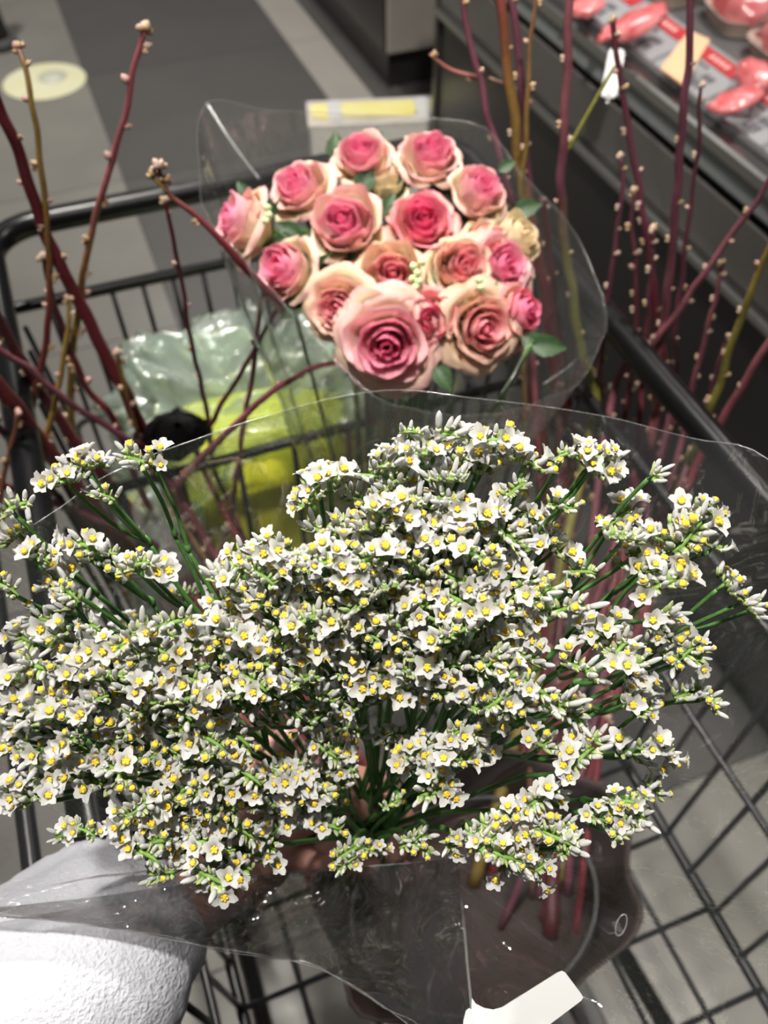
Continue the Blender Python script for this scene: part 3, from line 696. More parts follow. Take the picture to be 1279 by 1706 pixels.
def rose_set(kind, pal):
    key = (kind, pal)
    if key in RSETS: return RSETS[key]
    out = []
    if kind == 'tight': layers = [(3, .0022, .0322, 3.0, -.0006, .0), (4, .0050, .0322, 2.5, -.0006, .0), (4, .0080, .0320, 2.4, -.0008, .0), (4, .0112, .0312, 2.2, -.0002, .0006), (4, .0142, .0290, 2.1, .0016, .002), (4, .0162, .0240, 1.9, .0050, .005)]
    elif kind == 'open': layers = [(3, .0024, .0260, 3.0, -.0005, .0), (4, .0052, .0262, 2.5, -.0003, .0), (4, .0082, .0260, 2.3, .0004, .0004), (5, .0115, .0250, 2.0, .0018, .0014), (5, .0148, .0232, 1.9, .0040, .003), (5, .0178, .019, 1.7, .0080, .006), (5, .0195, .014, 1.6, .0105, .006)]
    else: layers = [(3, .0024, .0312, 3.0, -.0006, .0), (4, .0052, .0314, 2.5, -.0005, .0), (4, .0083, .0312, 2.4, -.0002, .0002), (5, .0116, .0304, 2.1, .0008, .0010), (5, .0148, .0276, 2.0, .0028, .003), (5, .0170, .0220, 1.8, .0065, .007)]
    n = len(layers)
    for li, (cnt, R, H, W, fl, cu) in enumerate(layers):
        ms = [petal_mesh(R, H, W, fl, cu, li/(n-1), pal, li*10+q+len(kind)) for q in range(2)]
        for q in range(cnt):
            out.append((ms[q % 2], 2*PI*q/cnt+li*1.1+.2*(q % 2), .06*li*(1 if q % 2 else .5)))
    RSETS[key] = out; return out
def leaf_mesh(L_, W_, seed):
    mb = MB(); rows = []
    for i in range(9):
        t = i/8; w = W_*math.sin(PI*min(1, t*1.02)**.8)*(1+.10*(i % 2)); row = []
        for j in range(5):
            s = -1+j/2; row.append(Vector((s*w, L_*t, abs(s)*w*.35-.25*L_*t*t)))
        rows.append(row)
    grid(mb, rows); return mb.mesh('leaf', M_leaf)
LEAFM = [leaf_mesh(.036, .011, 1), leaf_mesh(.045, .014, 2), leaf_mesh(.03, .004, 3)]
mb = MB(); lathe(mb, [(.003, -.006), (.0052, -.002), (.005, .002), (.003, .004)], 10); CALYX = mb.mesh('calyx', M_rosestem)
RBASE = A(.20, .55, .565)
RC = (665, 410)
roses = [
 (603, 262, .95, 'mid', 'pink', .66, (0, 0), 'upper left rose of the pair at the back, pink with cream outer petals'),
 (717, 262, 1.0, 'mid', 'pink', .66, (0, 0), 'pink rose at the top right of the pair at the back'),
 (500, 315, .98, 'mid', 'pink', .645, (-.1, 0), 'pink rose above and right of the leftmost side-facing rose'),
 (796, 322, .98, 'tight', 'pink', .645, (.1, .1), 'half-closed pink rose with pale outer petals at the upper right'),
 (405, 372, 1.08, 'mid', 'pink', .63, (-.9, .15), 'side-facing rose at the far left showing its cream flank'),
 (578, 378, 1.15, 'tight', 'pink', .62, (0, -.1), 'tall pale pink rose left of the bouquet centre'),
 (705, 375, 1.05, 'mid', 'rose', .63, (0, 0), 'deepest pink rose in the middle of the bouquet'),
 (478, 450, 1.0, 'mid', 'pink', .62, (-.35, 0), 'pink rose with cream right flank at the left below the side-facing one'),
 (655, 462, 1.08, 'tight', 'peach', .61, (0, 0), 'peach rose with a narrow pink heart directly above the big open one'),
 (768, 448, 1.0, 'mid', 'peach', .62, (0, 0), 'peach rose right of centre beside the small green buds'),
 (842, 442, 1.0, 'open', 'pink', .625, (.15, 0), 'pink rose with a magenta heart at the right side'),
 (562, 512, .90, 'open', 'peach', .60, (-.1, -.25), 'small brownish peach rose upper left of the largest open one'),
 (645, 575, 1.22, 'open', 'pink', .585, (0, -.25), 'largest fully open pink rose at the bottom of the bouquet'),
 (713, 532, .82, 'tight', 'rose', .60, (.0, -.1), 'small coral pink rose touching the right of the largest open one'),
 (806, 548, 1.05, 'open', 'peach', .60, (.1, -.2), 'pale peach rose with frilled petals at the lower right'),
 (868, 520, .85, 'mid', 'rose', .62, (.7, 0), 'deep pink rose half hidden at the right edge'),
 (858, 400, .95, 'tight', 'cream', .645, (.35, .1), 'cream rose at the right behind the magenta hearted one'),
 (640, 300, .85, 'tight', 'cream', .665, (.0, .2), 'cream rose tucked between the two back roses'),
 (778, 506, .55, 'tight', 'cream', .61, (0, 0), 'small cream rosebud above the frilled peach rose'),
 (815, 405, .8, 'mid', 'peach', .64, (.1, .1), 'peach rose squeezed between upper right and magenta hearted roses'),
]
for i, (u, v, s, kind, pal, z, extra, lb) in enumerate(roses):
    s *= 1.10; c = P(u, v, z+.016*s)
    ray = (c-CAM).normalized()
    d = -ray+RT*((u-RC[0])/360+extra[0])+UP*(.42+(RC[1]-v)/420+extra[1]); d.normalize()
    rng = random.Random(i+50)
    o0 = c-d*.013*s
    t = thing('rose', o0-d*.01, lb, 'rose', 'pink and cream roses in the wrapped bouquet')
    Mr = frame(d, o=o0-d*.006, s=s*1.0) @ Matrix.Rotation(rng.uniform(0, 6.28), 4, 'Z')
    for me, ang, tilt in rose_set(kind, pal):
        a = ang+rng.uniform(-.12, .12); sc = rng.uniform(.94, 1.06)
        link('petal', me, t, Mr @ Matrix.Rotation(a, 4, 'Z') @ Matrix.Rotation(tilt*rng.uniform(0, 1), 4, 'Y') @ Matrix.Scale(sc, 4))
    link('calyx', CALYX, t, Mr)
    for q in range(5): link('sepal', LEAFM[2], t, Mr @ Matrix.Rotation(q*1.257, 4, 'Z') @ Matrix.Translation((0, .004, 0)) @ Matrix.Rotation(.5, 4, 'X') @ Matrix.Scale(.9, 4))
    b = RBASE+Vector((rng.uniform(-.02, .02), rng.uniform(-.02, .02), 0)); p0 = Mr.translation
    mid_ = (p0-d*.06); S = catmull([p0, mid_, (mid_*.5+b*.5), b], 6)
    mb = MB(); tube(mb, S, .0025, 7); mb.obj('stem', M_rosestem, t)
    for q in range(3):
        a = rng.uniform(0, 6.28); base_ = p0-d*(.018+.012*q)
        link('leaf', LEAFM[q % 2], t, frame(d, o=base_, s=rng.uniform(.6, .8)) @ Matrix.Rotation(a, 4, 'Z') @ Matrix.Rotation(.75, 4, 'X'))
# bigger leaves that show between the blooms
gl = thing('greenery_sprig', RBASE, 'dark green leafy sprig with pale bead buds among the roses', 'foliage')
for (u, v, z, ang, s) in [(885, 575, .60, -.1, 1.3), (560, 270, .67, 1.57, 1.25), (628, 240, .68, 1.5, .9), (830, 285, .66, .5, 1.0), (855, 355, .65, .3, 1.2), (460, 370, .65, 2.2, 1.2), (500, 395, .64, 2.6, 1.1), (545, 475, .63, 2.8, 1.1), (640, 365, .645, 1.2, 1.1), (725, 610, .60, -1.0, 1.1), (670, 620, .61, -1.4, 1.1), (415, 330, .66, 2.2, 1.0), (740, 330, .66, 1.2, 1.1), (610, 520, .62, .2, 1.0), (505, 500, .62, -2.4, 1.1), (735, 500, .62, -.4, .9), (870, 560, .61, -.6, 1.2), (660, 330, .66, 1.3, 1.0), (600, 325, .65, 1.2, 1.3), (525, 425, .64, .3, 1.3), (520, 470, .63, -.6, 1.2), (630, 420, .64, .8, 1.2), (760, 370, .65, .4, 1.2), (710, 500, .62, 1.5, 1.2), (750, 300, .66, 1.6, 1.2), (455, 400, .64, -.3, 1.2), (800, 490, .62, -.3, 1.2)]:
    dirv = RT*math.cos(ang)+UP*math.sin(ang)-FW*.25; p = P(u, v, z+.02)
    nz = (-FW-dirv*(-FW).dot(dirv)).normalized(); xx = dirv.normalized().cross(nz)
    M_ = Matrix((xx, dirv.normalized(), nz)).transposed().to_4x4()
    link('leaf', LEAFM[1 if s > 1.05 else 0], gl, Matrix.Translation(p) @ M_ @ Matrix.Scale(s*.42, 4))
mb = MB(); lathe(mb, [(.0003, 0), (.002, .0015), (.0026, .004), (.0015, .006), (.0003, .0068)], 8); BEAD = mb.mesh('bead_bud', mat('pale_green_bud', (.62, .72, .38), .4))
for (u, v) in [(690, 447), (697, 458), (686, 468), (700, 472), (692, 482), (683, 490), (705, 440), (447, 350), (452, 362), (445, 372), (800, 470), (803, 482)]:
    link('bead_bud', BEAD, gl, frame(-FW+RT*random.uniform(-.3, .3), o=P(u, v, .612 if v > 400 else .625), s=1.15))
for p0 in ((690, 470, .63), (885, 575, .62), (450, 365, .65), (560, 275, .69)):
    mb = MB(); tube(mb, catmull([P(*p0), P(*p0)*.6+RBASE*.4-FW*-.01, RBASE], 6), .0016, 6); mb.obj('stem', M_rosestem, gl)

# ------------------------------------------------------------------ wraps
def wrap(name, rim, ring, mat_, label, nstep=22, ridge=.004, seed=1, sub=5, bell=.0, creases=()):
    n = len(rim); R3 = [P(*p) for p in rim]
    S = []
    for i in range(n):
        p0, p1, p2, p3 = R3[i-1], R3[i], R3[(i+1) % n], R3[(i+2) % n]
        for k in range(sub):
            t = k/sub; S.append(0.5*((2*p1)+(p2-p0)*t+(2*p0-5*p1+4*p2-p3)*t*t+(3*p1-p0-3*p2+p3)*t**3))
    N_ = len(S); rows = []
    Q = [ring(i/N_) for i in range(N_)]
    for r in range(nstep+1):
        t = r/nstep; row = []
        for i in range(N_):
            tt = t+bell*math.sin(PI*t)
            p = Q[i].lerp(S[i], min(1, max(0, tt)))
            nrm = (S[i]-sum(S, Vector())/N_).normalized() if False else (S[(i+1) % N_]-S[i-1]).cross(S[i]-Q[i]).normalized()
            a = i/N_*2*PI
            w = ridge*(abs(noise.noise(Vector((math.cos(a)*5, math.sin(a)*5, seed+t*.7))))*2-.4)
            w += ridge*.5*noise.noise(p*40+Vector((seed, 0, 0)))
            for cf, amp, wd in creases:
                dd = abs(((i/N_-cf+.5) % 1)-.5); w += amp*max(0, 1-dd/wd)
            w *= math.sin(PI*min(.98, max(.05, t)))**.6 if t < .5 else (.25+.75*math.sin(PI*t)**.7)
            row.append(p+nrm*w)
        rows.append(row)
    t_ = thing(name, sum((Vector(q) for q in rows[0]), Vector())/N_, label, 'wrap')
    mb = MB(); grid(mb, rows, closed=True); mb.obj('film_sheet', mat_, t_)
    mb = MB(); tube(mb, rows[-1], .00014, 5, closed=True); mb.obj('cut_edge', M_filmedge, t_)
    return t_, rows
rimR = [(345, 172, .70), (450, 184, .72), (560, 187, .73), (700, 196, .73), (806, 212, .72), (870, 290, .70), (950, 375, .69), (1000, 480, .67), (1008, 560, .65), (960, 640, .62), (900, 668, .60), (820, 690, .58), (720, 690, .57), (630, 662, .57), (560, 600, .575), (490, 525, .58), (425, 452, .59), (362, 385, .60), (330, 300, .64)]
rb0 = RBASE+Vector((0, 0, .06))
# ring parameter start matched to the rim start (upper left), running clockwise as seen by the camera
def ringR(f):
    a = math.radians(140)-f*2*PI; return rb0+RT*math.cos(a)*.028+UP*math.sin(a)*.024
wr, rowsR = wrap('rose_wrap', rimR, ringR, M_film2, 'clear plastic wrap around the pink roses, pointed at its upper left', ridge=.008, seed=4, bell=.12)
# diagonal heat-sealed fold visible in the back sheet
mb = MB(); Sx = catmull([P(345, 172, .70), P(385, 235, .69), P(432, 298, .675)], 6); tube(mb, Sx, [.0016-.0010*i/len(Sx) for i in range(len(Sx))], 6); mb.obj('folded_seam', M_filmedge, wr)
for a, b_ in (((835, 655, .597), (868, 600, .60)), ((868, 600, .60), (880, 560, .605)), ((905, 640, .61), (960, 600, .63))):
    mb = MB(); tube(mb, [P(*a), P((a[0]+b_[0])/2+3, (a[1]+b_[1])/2, (a[2]+b_[2])/2), P(*b_)], .0004, 6); mb.obj('crease', M_filmedge, wr)

rimW = [(60, 872, .375), (180, 790, .385), (300, 741, .395), (480, 682, .405), (640, 651, .41), (800, 664, .41), (1000, 692, .405), (1150, 730, .40), (1279, 765, .39), (1420, 950, .37), (1490, 1250, .35), (1450, 1550, .34), (1280, 1790, .34), (1020, 1860, .345), (830, 1820, .35), (700, 1720, .385), (640, 1676, .39), (530, 1612, .395), (400, 1588, .395), (280, 1562, .39), (170, 1543, .385), (0, 1519, .375), (-160, 1480, .36), (-270, 1300, .34), (-230, 1080, .35), (-90, 950, .36)]
rc0 = P(610, 1395, .49)
def ringW(f):
    a = math.radians(150)-f*2*PI; return rc0+RT*math.cos(a)*.034+UP*math.sin(a)*.016
ww, rowsW = wrap('flower_wrap', rimW, ringW, M_film, 'large clear plastic cone around the white flowers', ridge=.009, seed=9, bell=.10, creases=((.58, .010, .02),))
up_ = catmull([P(-60, 1517, .382), P(150, 1496, .40), P(330, 1470, .415), P(520, 1450, .43), P(680, 1438, .435), P(764, 1428, .44)], 10)
lo_ = catmull([P(-60, 1517, .376), P(170, 1545, .386), P(330, 1574, .392), P(520, 1610, .395), P(650, 1684, .39), P(786, 1800, .38)], 10)
rows = []
for r_ in range(15):
    t = r_/14; rows.append([a_.lerp(b_, t)+UP*.0016*math.sin(PI*t)*noise.noise(a_*55+Vector((t*1.5, 0, 0)))*2+FW*.004*math.sin(PI*t)*(noise.noise(a_*26+Vector((t*2, 3, 0)))*1.6-.5) for a_, b_ in zip(up_, lo_)])
mb = MB(); grid(mb, rows); mb.obj('folded_flap', M_flap, ww)
mb = MB(); tube(mb, up_, .00022, 5); tube(mb, lo_, .00022, 5); mb.obj('fold_line', M_filmedge, ww)
# sheet continues below the hand as a gathered tail
mb = MB(); rows = []
tail = rc0+Vector((.01, .06, -.20))
for r in range(10):
    t = r/9; row = []
    for k in range(36):
        a = 2*PI*k/36; w = 1+.18*math.sin(5*a)+.1*math.sin(9*a+t*2); q = rc0.lerp(tail, t)
        row.append(q+RT*math.cos(a)*.034*w*(1-.25*math.sin(PI*t))+UP*math.sin(a)*(.016+.012*t)*w)
    rows.append(row)
grid(mb, rows, closed=True); mb.obj('gathered_tail', M_film, ww)
# crease with white scuff, vent hole
mb = MB(); tube(mb, [P(762, 1440, .452), P(772, 1530, .42), P(780, 1620, .385), P(790, 1720, .355)], .0007, 6); mb.obj('crease', M_filmedge, ww)
mb = MB(); cen = P(1035, 1541, .385)
tube(mb, [cen+RT*math.cos(a)*.0022+RT*math.sin(a)*.0012+UP*math.sin(a)*.0046 for a in [2*PI*k/20 for k in range(20)]], .00035, 6, closed=True); mb.obj('vent_hole', M_filmedge, ww)
# white label
lc = thing('sticker_label', P(870, 1668, .352), 'blank white rounded sticker on the clear wrap at the bottom', 'label')
def plate(mb, px, z, th=.0005):
    pts = [P(u, v, zz) for (u, v), zz in zip(px, z)]; n = len(pts); k = -FW*th
    mb.add([p for p in pts]+[p+k for p in pts], [tuple(range(n)), tuple(range(2*n-1, n-1, -1))]+[(i, n+i, n+(i+1) % n, (i+1) % n) for i in range(n)])
mb = MB(); px = [(786, 1662), (793, 1672), (806, 1679), (822, 1682), (836, 1678), (930, 1619), (936, 1617), (942, 1620), (968, 1655), (971, 1661), (968, 1666), (890, 1725), (790, 1790), (786, 1720)]
plate(mb, px, [.352-.00002*(u-786) for u, v in px]); mb.obj('label_sheet', M_white, lc, smooth=False)
mb = MB(); px = [(772, 1700), (776, 1684), (782, 1679), (788, 1684), (792, 1790), (770, 1790)]
plate(mb, px, [.3508]*6); mb.obj('label_tab', M_white, lc, smooth=False)

# ------------------------------------------------------------------ person: sleeve and hand
def skin_fig(name, joints, bones, parent, m, lev=2):
    me = bpy.data.meshes.new(name); me.from_pydata([tuple(j[0]) for j in joints], bones, [])
    o = bpy.data.objects.new(name, me); COL.objects.link(o); o.parent = parent
    o.matrix_basis = WLOC[parent.name].inverted(); WLOC[o.name] = Matrix.Identity(4)
    md = o.modifiers.new('skin', 'SKIN'); md.use_smooth_shade = True
    if not me.skin_vertices: me.attributes  # created with the modifier
    for i, j in enumerate(joints):
        sv = me.skin_vertices[0].data[i]; sv.radius = (j[1], j[2] if len(j) > 2 else j[1]); sv.use_root = (i == 0)
    sb = o.modifiers.new('sub', 'SUBSURF'); sb.levels = lev; sb.render_levels = lev
    me.materials.append(m); return o
per = thing('person', P(150, 1700, .46), 'person in a white fleece sleeve whose hand grips the white flowers', 'person')
J = []; BN = []
def addj(p, r, par=None, r2=None):
    J.append((p, r, r2 or r)); 
    if par is not None: BN.append((par, len(J)-1))
    return len(J)-1
e0 = addj(P(-120, 1960, .44), .040)
e1 = addj(P(90, 1700, .455), .036, e0)
w = addj(P(270, 1520, .475), .027, e1, .022)
w2 = addj(P(330, 1475, .478), .028, w, .021)
pm = addj(P(405, 1400, .482), .036, w2, .018)
fing = [((480, 1318, .470), (590, 1300, .462), (655, 1322, .486), (660, 1352, .506)),
        ((488, 1355, .470), (608, 1338, .456), (672, 1364, .482), (668, 1394, .506)),
        ((482, 1392, .472), (600, 1384, .458), (662, 1402, .484), (652, 1426, .506)),
        ((468, 1424, .476), (566, 1424, .466), (616, 1436, .486), (612, 1450, .504))]
for k, fg in enumerate(fing):
    prev = pm
    for q, p in enumerate(fg):
        r = [.0115, .0098, .0086, .0074][q]*(1 if k < 3 else .86); prev = addj(P(*p), r, prev)
th = addj(P(370, 1395, .465), .016, w2); th = addj(P(415, 1320, .448), .0125, th); th = addj(P(455, 1262, .440), .0105, th); th = addj(P(480, 1225, .442), .0085, th)
skin_fig('hand', J, BN, per, M_skin)
nb = MB(); rounded(nb, P(472, 1232, .4325), (RT*.8-UP*.2).normalized(), (UP*.8+RT*.5).normalized(), -FW, .0055, .007, .004, .001); nb.obj('thumb_nail', M_nail, per)
# sleeve
mb = MB(); rows = []
axis = catmull([P(-260, 2060, .40), P(-60, 1850, .42), P(60, 1690, .43), P(150, 1600, .445), P(205, 1548, .455), P(240, 1520, .462)], 8)
rad = [.066, .064, .060, .056, .050, .042]
nA = len(axis)
for i, p in enumerate(axis):
    f = i/(nA-1)*5; k = min(int(f), 4); r = rad[k]+(rad[k+1]-rad[k])*(f-k)
    tg = (axis[min(i+1, nA-1)]-axis[max(i-1, 0)]).normalized(); u = tg.cross(Z).normalized(); wv = tg.cross(u); row = []
    for j in range(48):
        a = 2*PI*j/48; d = u*math.cos(a)+wv*math.sin(a)
        rr = r*(1+.05*noise.noise((p+d*r)*14))+.0015*noise.noise((p+d*r)*120); row.append(p+d*rr)
    rows.append(row)
tip = axis[-1]; tg = (axis[-1]-axis[-3]).normalized(); last = rows[-1]; cen = sum(last, Vector())/48
for s, adv in ((.92, .010), (.78, .016), (.62, .017), (.60, .006), (.60, -.02)):
    rows.append([cen+(q-cen)*s+tg*adv for q in last])
grid(mb, rows, closed=True); mb.obj('fleece_sleeve', M_fleece, per)

# ------------------------------------------------------------------ white statice flowers
G1 = (.15, .27, .05); G2 = (.32, .38, .16); WH = (.86, .86, .84); WH2 = (.72, .72, .58); YE = (.90, .70, .05); YE2 = (.84, .46, .02); PNKT = (.55, .33, .25)
def f_open(seed):
    r = random.Random(seed); mb = MB(); mats = [r.uniform(.85, 1.15) for _ in range(12)]
    lathe(mb, [(.35, -.2), (.75, .6), (.85, 1.8), (.8, 2.8)], 8, 2, cols=[G1, G1, G2, WH2])
    n = 20; prof = [(.75, 2.6), (.95, 4.4), (1.5, 5.7), (2.6, 6.7), (4.0, 7.3)]; cup = r.uniform(.1, 1.3); tl = r.uniform(0, 6.28)
    vs = []; cc = []
    for i, (rr, z) in enumerate(prof):
        for j in range(n):
            a = 2*PI*j/n; k = j % 4
            lobe = [1.12, .93, .72, .93][k] if i == 4 else ([1.02, 1, .9, 1][k] if i == 3 else 1)
            pl = [.0, .34, -.30, .34][k]*(i/4)
            q = rr*lobe*(1+.13*math.sin(a*2+seed)*(i/4))*(1+.12*math.cos(a-tl)*(i/4)); zz = z+pl+(i == 4)*(cup-.6)*1.1+.5*math.sin(a+seed)*(i/4)
            vs.append((q*math.cos(a), q*math.sin(a), zz)); cc.append(WH)
    fs = [(i*n+j, i*n+(j+1) % n, (i+1)*n+(j+1) % n, (i+1)*n+j) for i in range(4) for j in range(n)]
    mb.add(vs, fs, 0, cc)
    # yellow corolla: five small knobs and a dome
    lathe(mb, [(.7, 5.2), (1.25, 6.1), (1.15, 6.7), (.6, 7.05), (.1, 7.1)], 8, 1, cols=[YE, YE, YE, YE, YE2])
    for k in range(5):
        a = 2*PI*k/5+seed
        lathe(mb, [(.15, -.35), (.5, -.1), (.45, .3), (.1, .5)], 5, 1, M=Matrix.Translation((math.cos(a)*1.0, math.sin(a)*1.0, 6.75)), cols=[YE, YE, YE2, YE])
    return mb
def f_half(seed):
    r = random.Random(seed); mb = MB()
    lathe(mb, [(.35, -.2), (.8, .6), (.95, 2.0), (.9, 2.9)], 8, 2, cols=[G1, G1, G2, WH2])
    lathe(mb, [(.85, 2.7), (1.05, 4.2), (1.45, 5.4), (1.9, 6.2), (1.75, 6.0), (1.2, 5.2)], 10, 0, cols=[WH2, WH, WH, WH, WH, WH], wob=lambda i, j, rr, z: (rr*(1+.10*((j % 2)*2-1)*(i/5)), z+(.35*((j % 2)*2-1) if i in (3, 4) else 0)))
    lathe(mb, [(1.0, 5.0), (1.3, 5.9), (1.15, 6.6), (.65, 7.05), (.1, 7.15)], 8, 1, cols=[YE, YE, YE, YE, YE2], wob=lambda i, j, rr, z: (rr*(1+.10*((j % 2)*2-1)), z))
    return mb
def f_bud(seed):
    r = random.Random(seed); mb = MB(); L_ = r.uniform(.85, 1.15); tip = WH if seed != 4 else (.70, .55, .45)
    lathe(mb, [(.3, -.2), (.8, .5), (1.0, 1.6), (.95, 2.4)], 7, 2, cols=[G1, G1, G2, WH2])
    lathe(mb, [(.85, 2.2), (1.0, 3.6*L_), (1.02, 5.2*L_), (.80, 6.6*L_), (.42, 7.4*L_), (.05, 7.8*L_)], 8, 0, cols=[WH2, WH, WH, WH, tip, tip], wob=lambda i, j, rr, z: (rr*(1+.07*((j % 2)*2-1)), z))
    return mb
fm = [M_fwhite, M_fyellow, M_fgreen]
for m_ in (M_fwhite, M_fyellow, M_fgreen): pass
OPEN = [f_open(k).mesh('floret', fm) for k in range(5)]
HALF = [f_half(k).mesh('floret', fm) for k in range(3)]
BUDF = [f_bud(k).mesh('floret_bud', fm, ) for k in range(5)]
def cluster_mesh(seed):
    r = random.Random(seed); mb = MB()
    tube(mb, [Vector((x*7.0, .4*math.sin(x*3), -2.2-1.8*x*x*.5+.6)) for x in (-1, -.6, -.2, .2, .6, 1)], [.5, .8, .95, .95, .8, .5], 6, 0, [G1]*6)
    tube(mb, [Vector((0, 0, -6)), Vector((0, 0, -3.5)), Vector((0, 0, -1.6))], [.75, .8, 1.0], 6, 0, [(.10, .22, .05)]*3)
    for k in range(12):
        x = r.uniform(-1, 1); y = r.choice((-1, 1)); a = r.uniform(-.4, .4)
        M_ = frame(Vector((x*.8+a, y*.9, .9)), o=(x*6.5, y*.6, -2.4-.8*x*x))
        lathe(mb, [(.3, 0), (1.15, 1.0), (1.15, 2.6), (.6, 4.0), (.05, 4.8)], 6, 0, M=M_ @ Matrix.Scale(.6, 4, (1, 0, 0)), cols=[G1, G1, G2, G2, (.36, .36, .20)])
    return mb.mesh('flower_cluster', [M_fgreen])
CLM = [cluster_mesh(k) for k in range(4)]

pos = """15,845 25,885 8,975 55,915s 135,905 148,930 175,918s 60,925s 95,965 112,985 248,950b 225,938 125,1005 60,1030 90,1062 40,1065 150,1040 60,1112 30,1135 220,1058 228,1092 180,1102 190,1132 262,1080 290,1035 312,1055 370,960 365,1022 392,1000 340,1068 330,1112 240,1142 272,1120
130,780 150,770 170,822s 245,768 220,762 112,795 420,928 436,955 455,910 410,975 470,942 540,882 548,935 577,910 590,870 500,942s 520,1000 560,1012 510,1028 460,1002 432,1003 450,1062 420,1102 480,1112 503,1090 612,930 600,1000 640,1003 602,832 622,872 655,822 690,823 705,835 760,852 740,830 785,852 660,920 692,932 730,900 762,912 792,922 700,962 740,977 770,970 702,1012 688,995 772,1002 590,1042 562,1062 640,1052 700,1092 690,1112 742,1112 750,1082 602,1102 570,1122 640,1122 670,1040 782,1082
532,808 547,797 515,830s 685,716t 620,790 650,770 690,762 712,792 700,750 740,722 747,742 780,762 792,780 650,802 745,792 836,730 828,748 880,765 935,757s 1000,755 988,772 860,812s 870,845 940,842s 1096,786s 890,880 902,902 925,912 850,892 1030,862b 1060,922b 1042,890 1137,870 1160,860 1122,900 1182,847s 1192,907s 1150,892b 1092,950 1102,972 880,972 902,992 870,952 1110,1030 1215,968 1245,1000 1266,1008s 1002,1045 990,1062 1032,1082 1052,1102 1100,1080 1142,1092 1172,1088s 1122,1062 1150,1152 1180,1162 1070,1150 1075,1182s 1057,1162 1090,1245 1060,1255 1117,1257s 982,1228 970,1262 940,1170 950,1192 850,1000 830,1012 862,1022 830,1072 860,1062 850,1092 820,1102 880,1092 822,1152 832,1165
10,1130 20,1182 62,1132 82,1145 130,1122 150,1152 182,1122 212,1142 70,1172 92,1192 150,1172 182,1185 230,1122 240,1177 262,1192 292,1182 320,1132 342,1152 370,1112 392,1172 20,1240 42,1252 5,1222 130,1222 152,1252 105,1272 42,1310 18,1322 62,1325 72,1295 112,1292 160,1300 192,1282 212,1282 242,1262 350,1232 332,1252 342,1312 362,1300 372,1342 352,1322 250,1332 230,1347 215,1382 238,1370 140,1382s 105,1390s 252,1402 272,1402 292,1392 332,1402 302,1372 322,1382 242,1420 265,1457s 347,1462 372,1452s 325,1450s 362,1422 392,1440 200,1230 220,1210 300,1220 310,1160 280,1150
420,1132 410,1152 490,1152 502,1132 532,1152 582,1125s 602,1132s 622,1122 702,1122 722,1142b 742,1152 750,1122 480,1292 490,1272 503,1302 522,1322 462,1302 545,1252 562,1242 572,1282 560,1312 580,1212s 652,1222 662,1242 690,1252b 770,1215 792,1222 782,1242 770,1262 732,1300 725,1322 720,1282 655,1337s 580,1420 577,1440s 625,1415s 690,1398 702,1412s 540,1372 440,1402 430,1422 452,1342 500,1342 540,1342 460,1382 762,1402s
892,1340 872,1352 907,1330 832,1382 850,1402 820,1402 852,1430 882,1442 860,1437 907,1440s 920,1385 932,1375 937,1397 950,1412s 800,1393s 1002,1365s 1052,1360 1042,1382 1067,1330s 1092,1312s 1040,1332s 770,1400s 480,1180 440,1200 400,1230 520,1200 860,1180 900,1150 910,1240 800,1180 840,1120 970,1110 950,1010 970,950s 560,960 600,965 640,960 740,940 480,1030 500,970 660,880 720,870 820,860 780,890 830,900 810,950 400,1060 380,1130 350,1080 540,1050 620,1070 560,1160s 350,1180 320,1200 120,1080 160,1080 110,1120 130,1180 40,1200 90,1220 270,1250 300,1280 410,1290 420,1340 400,1380 340,1350 290,1330 600,1170s 660,1150 620,1020 580,985 730,1030 800,1030 810,980 760,1050 680,1070 520,1085 450,1150 375,1050 640,900 590,900 680,860 700,895 640,850 570,1030 545,1035 610,1050 660,990 715,985 635,975"""
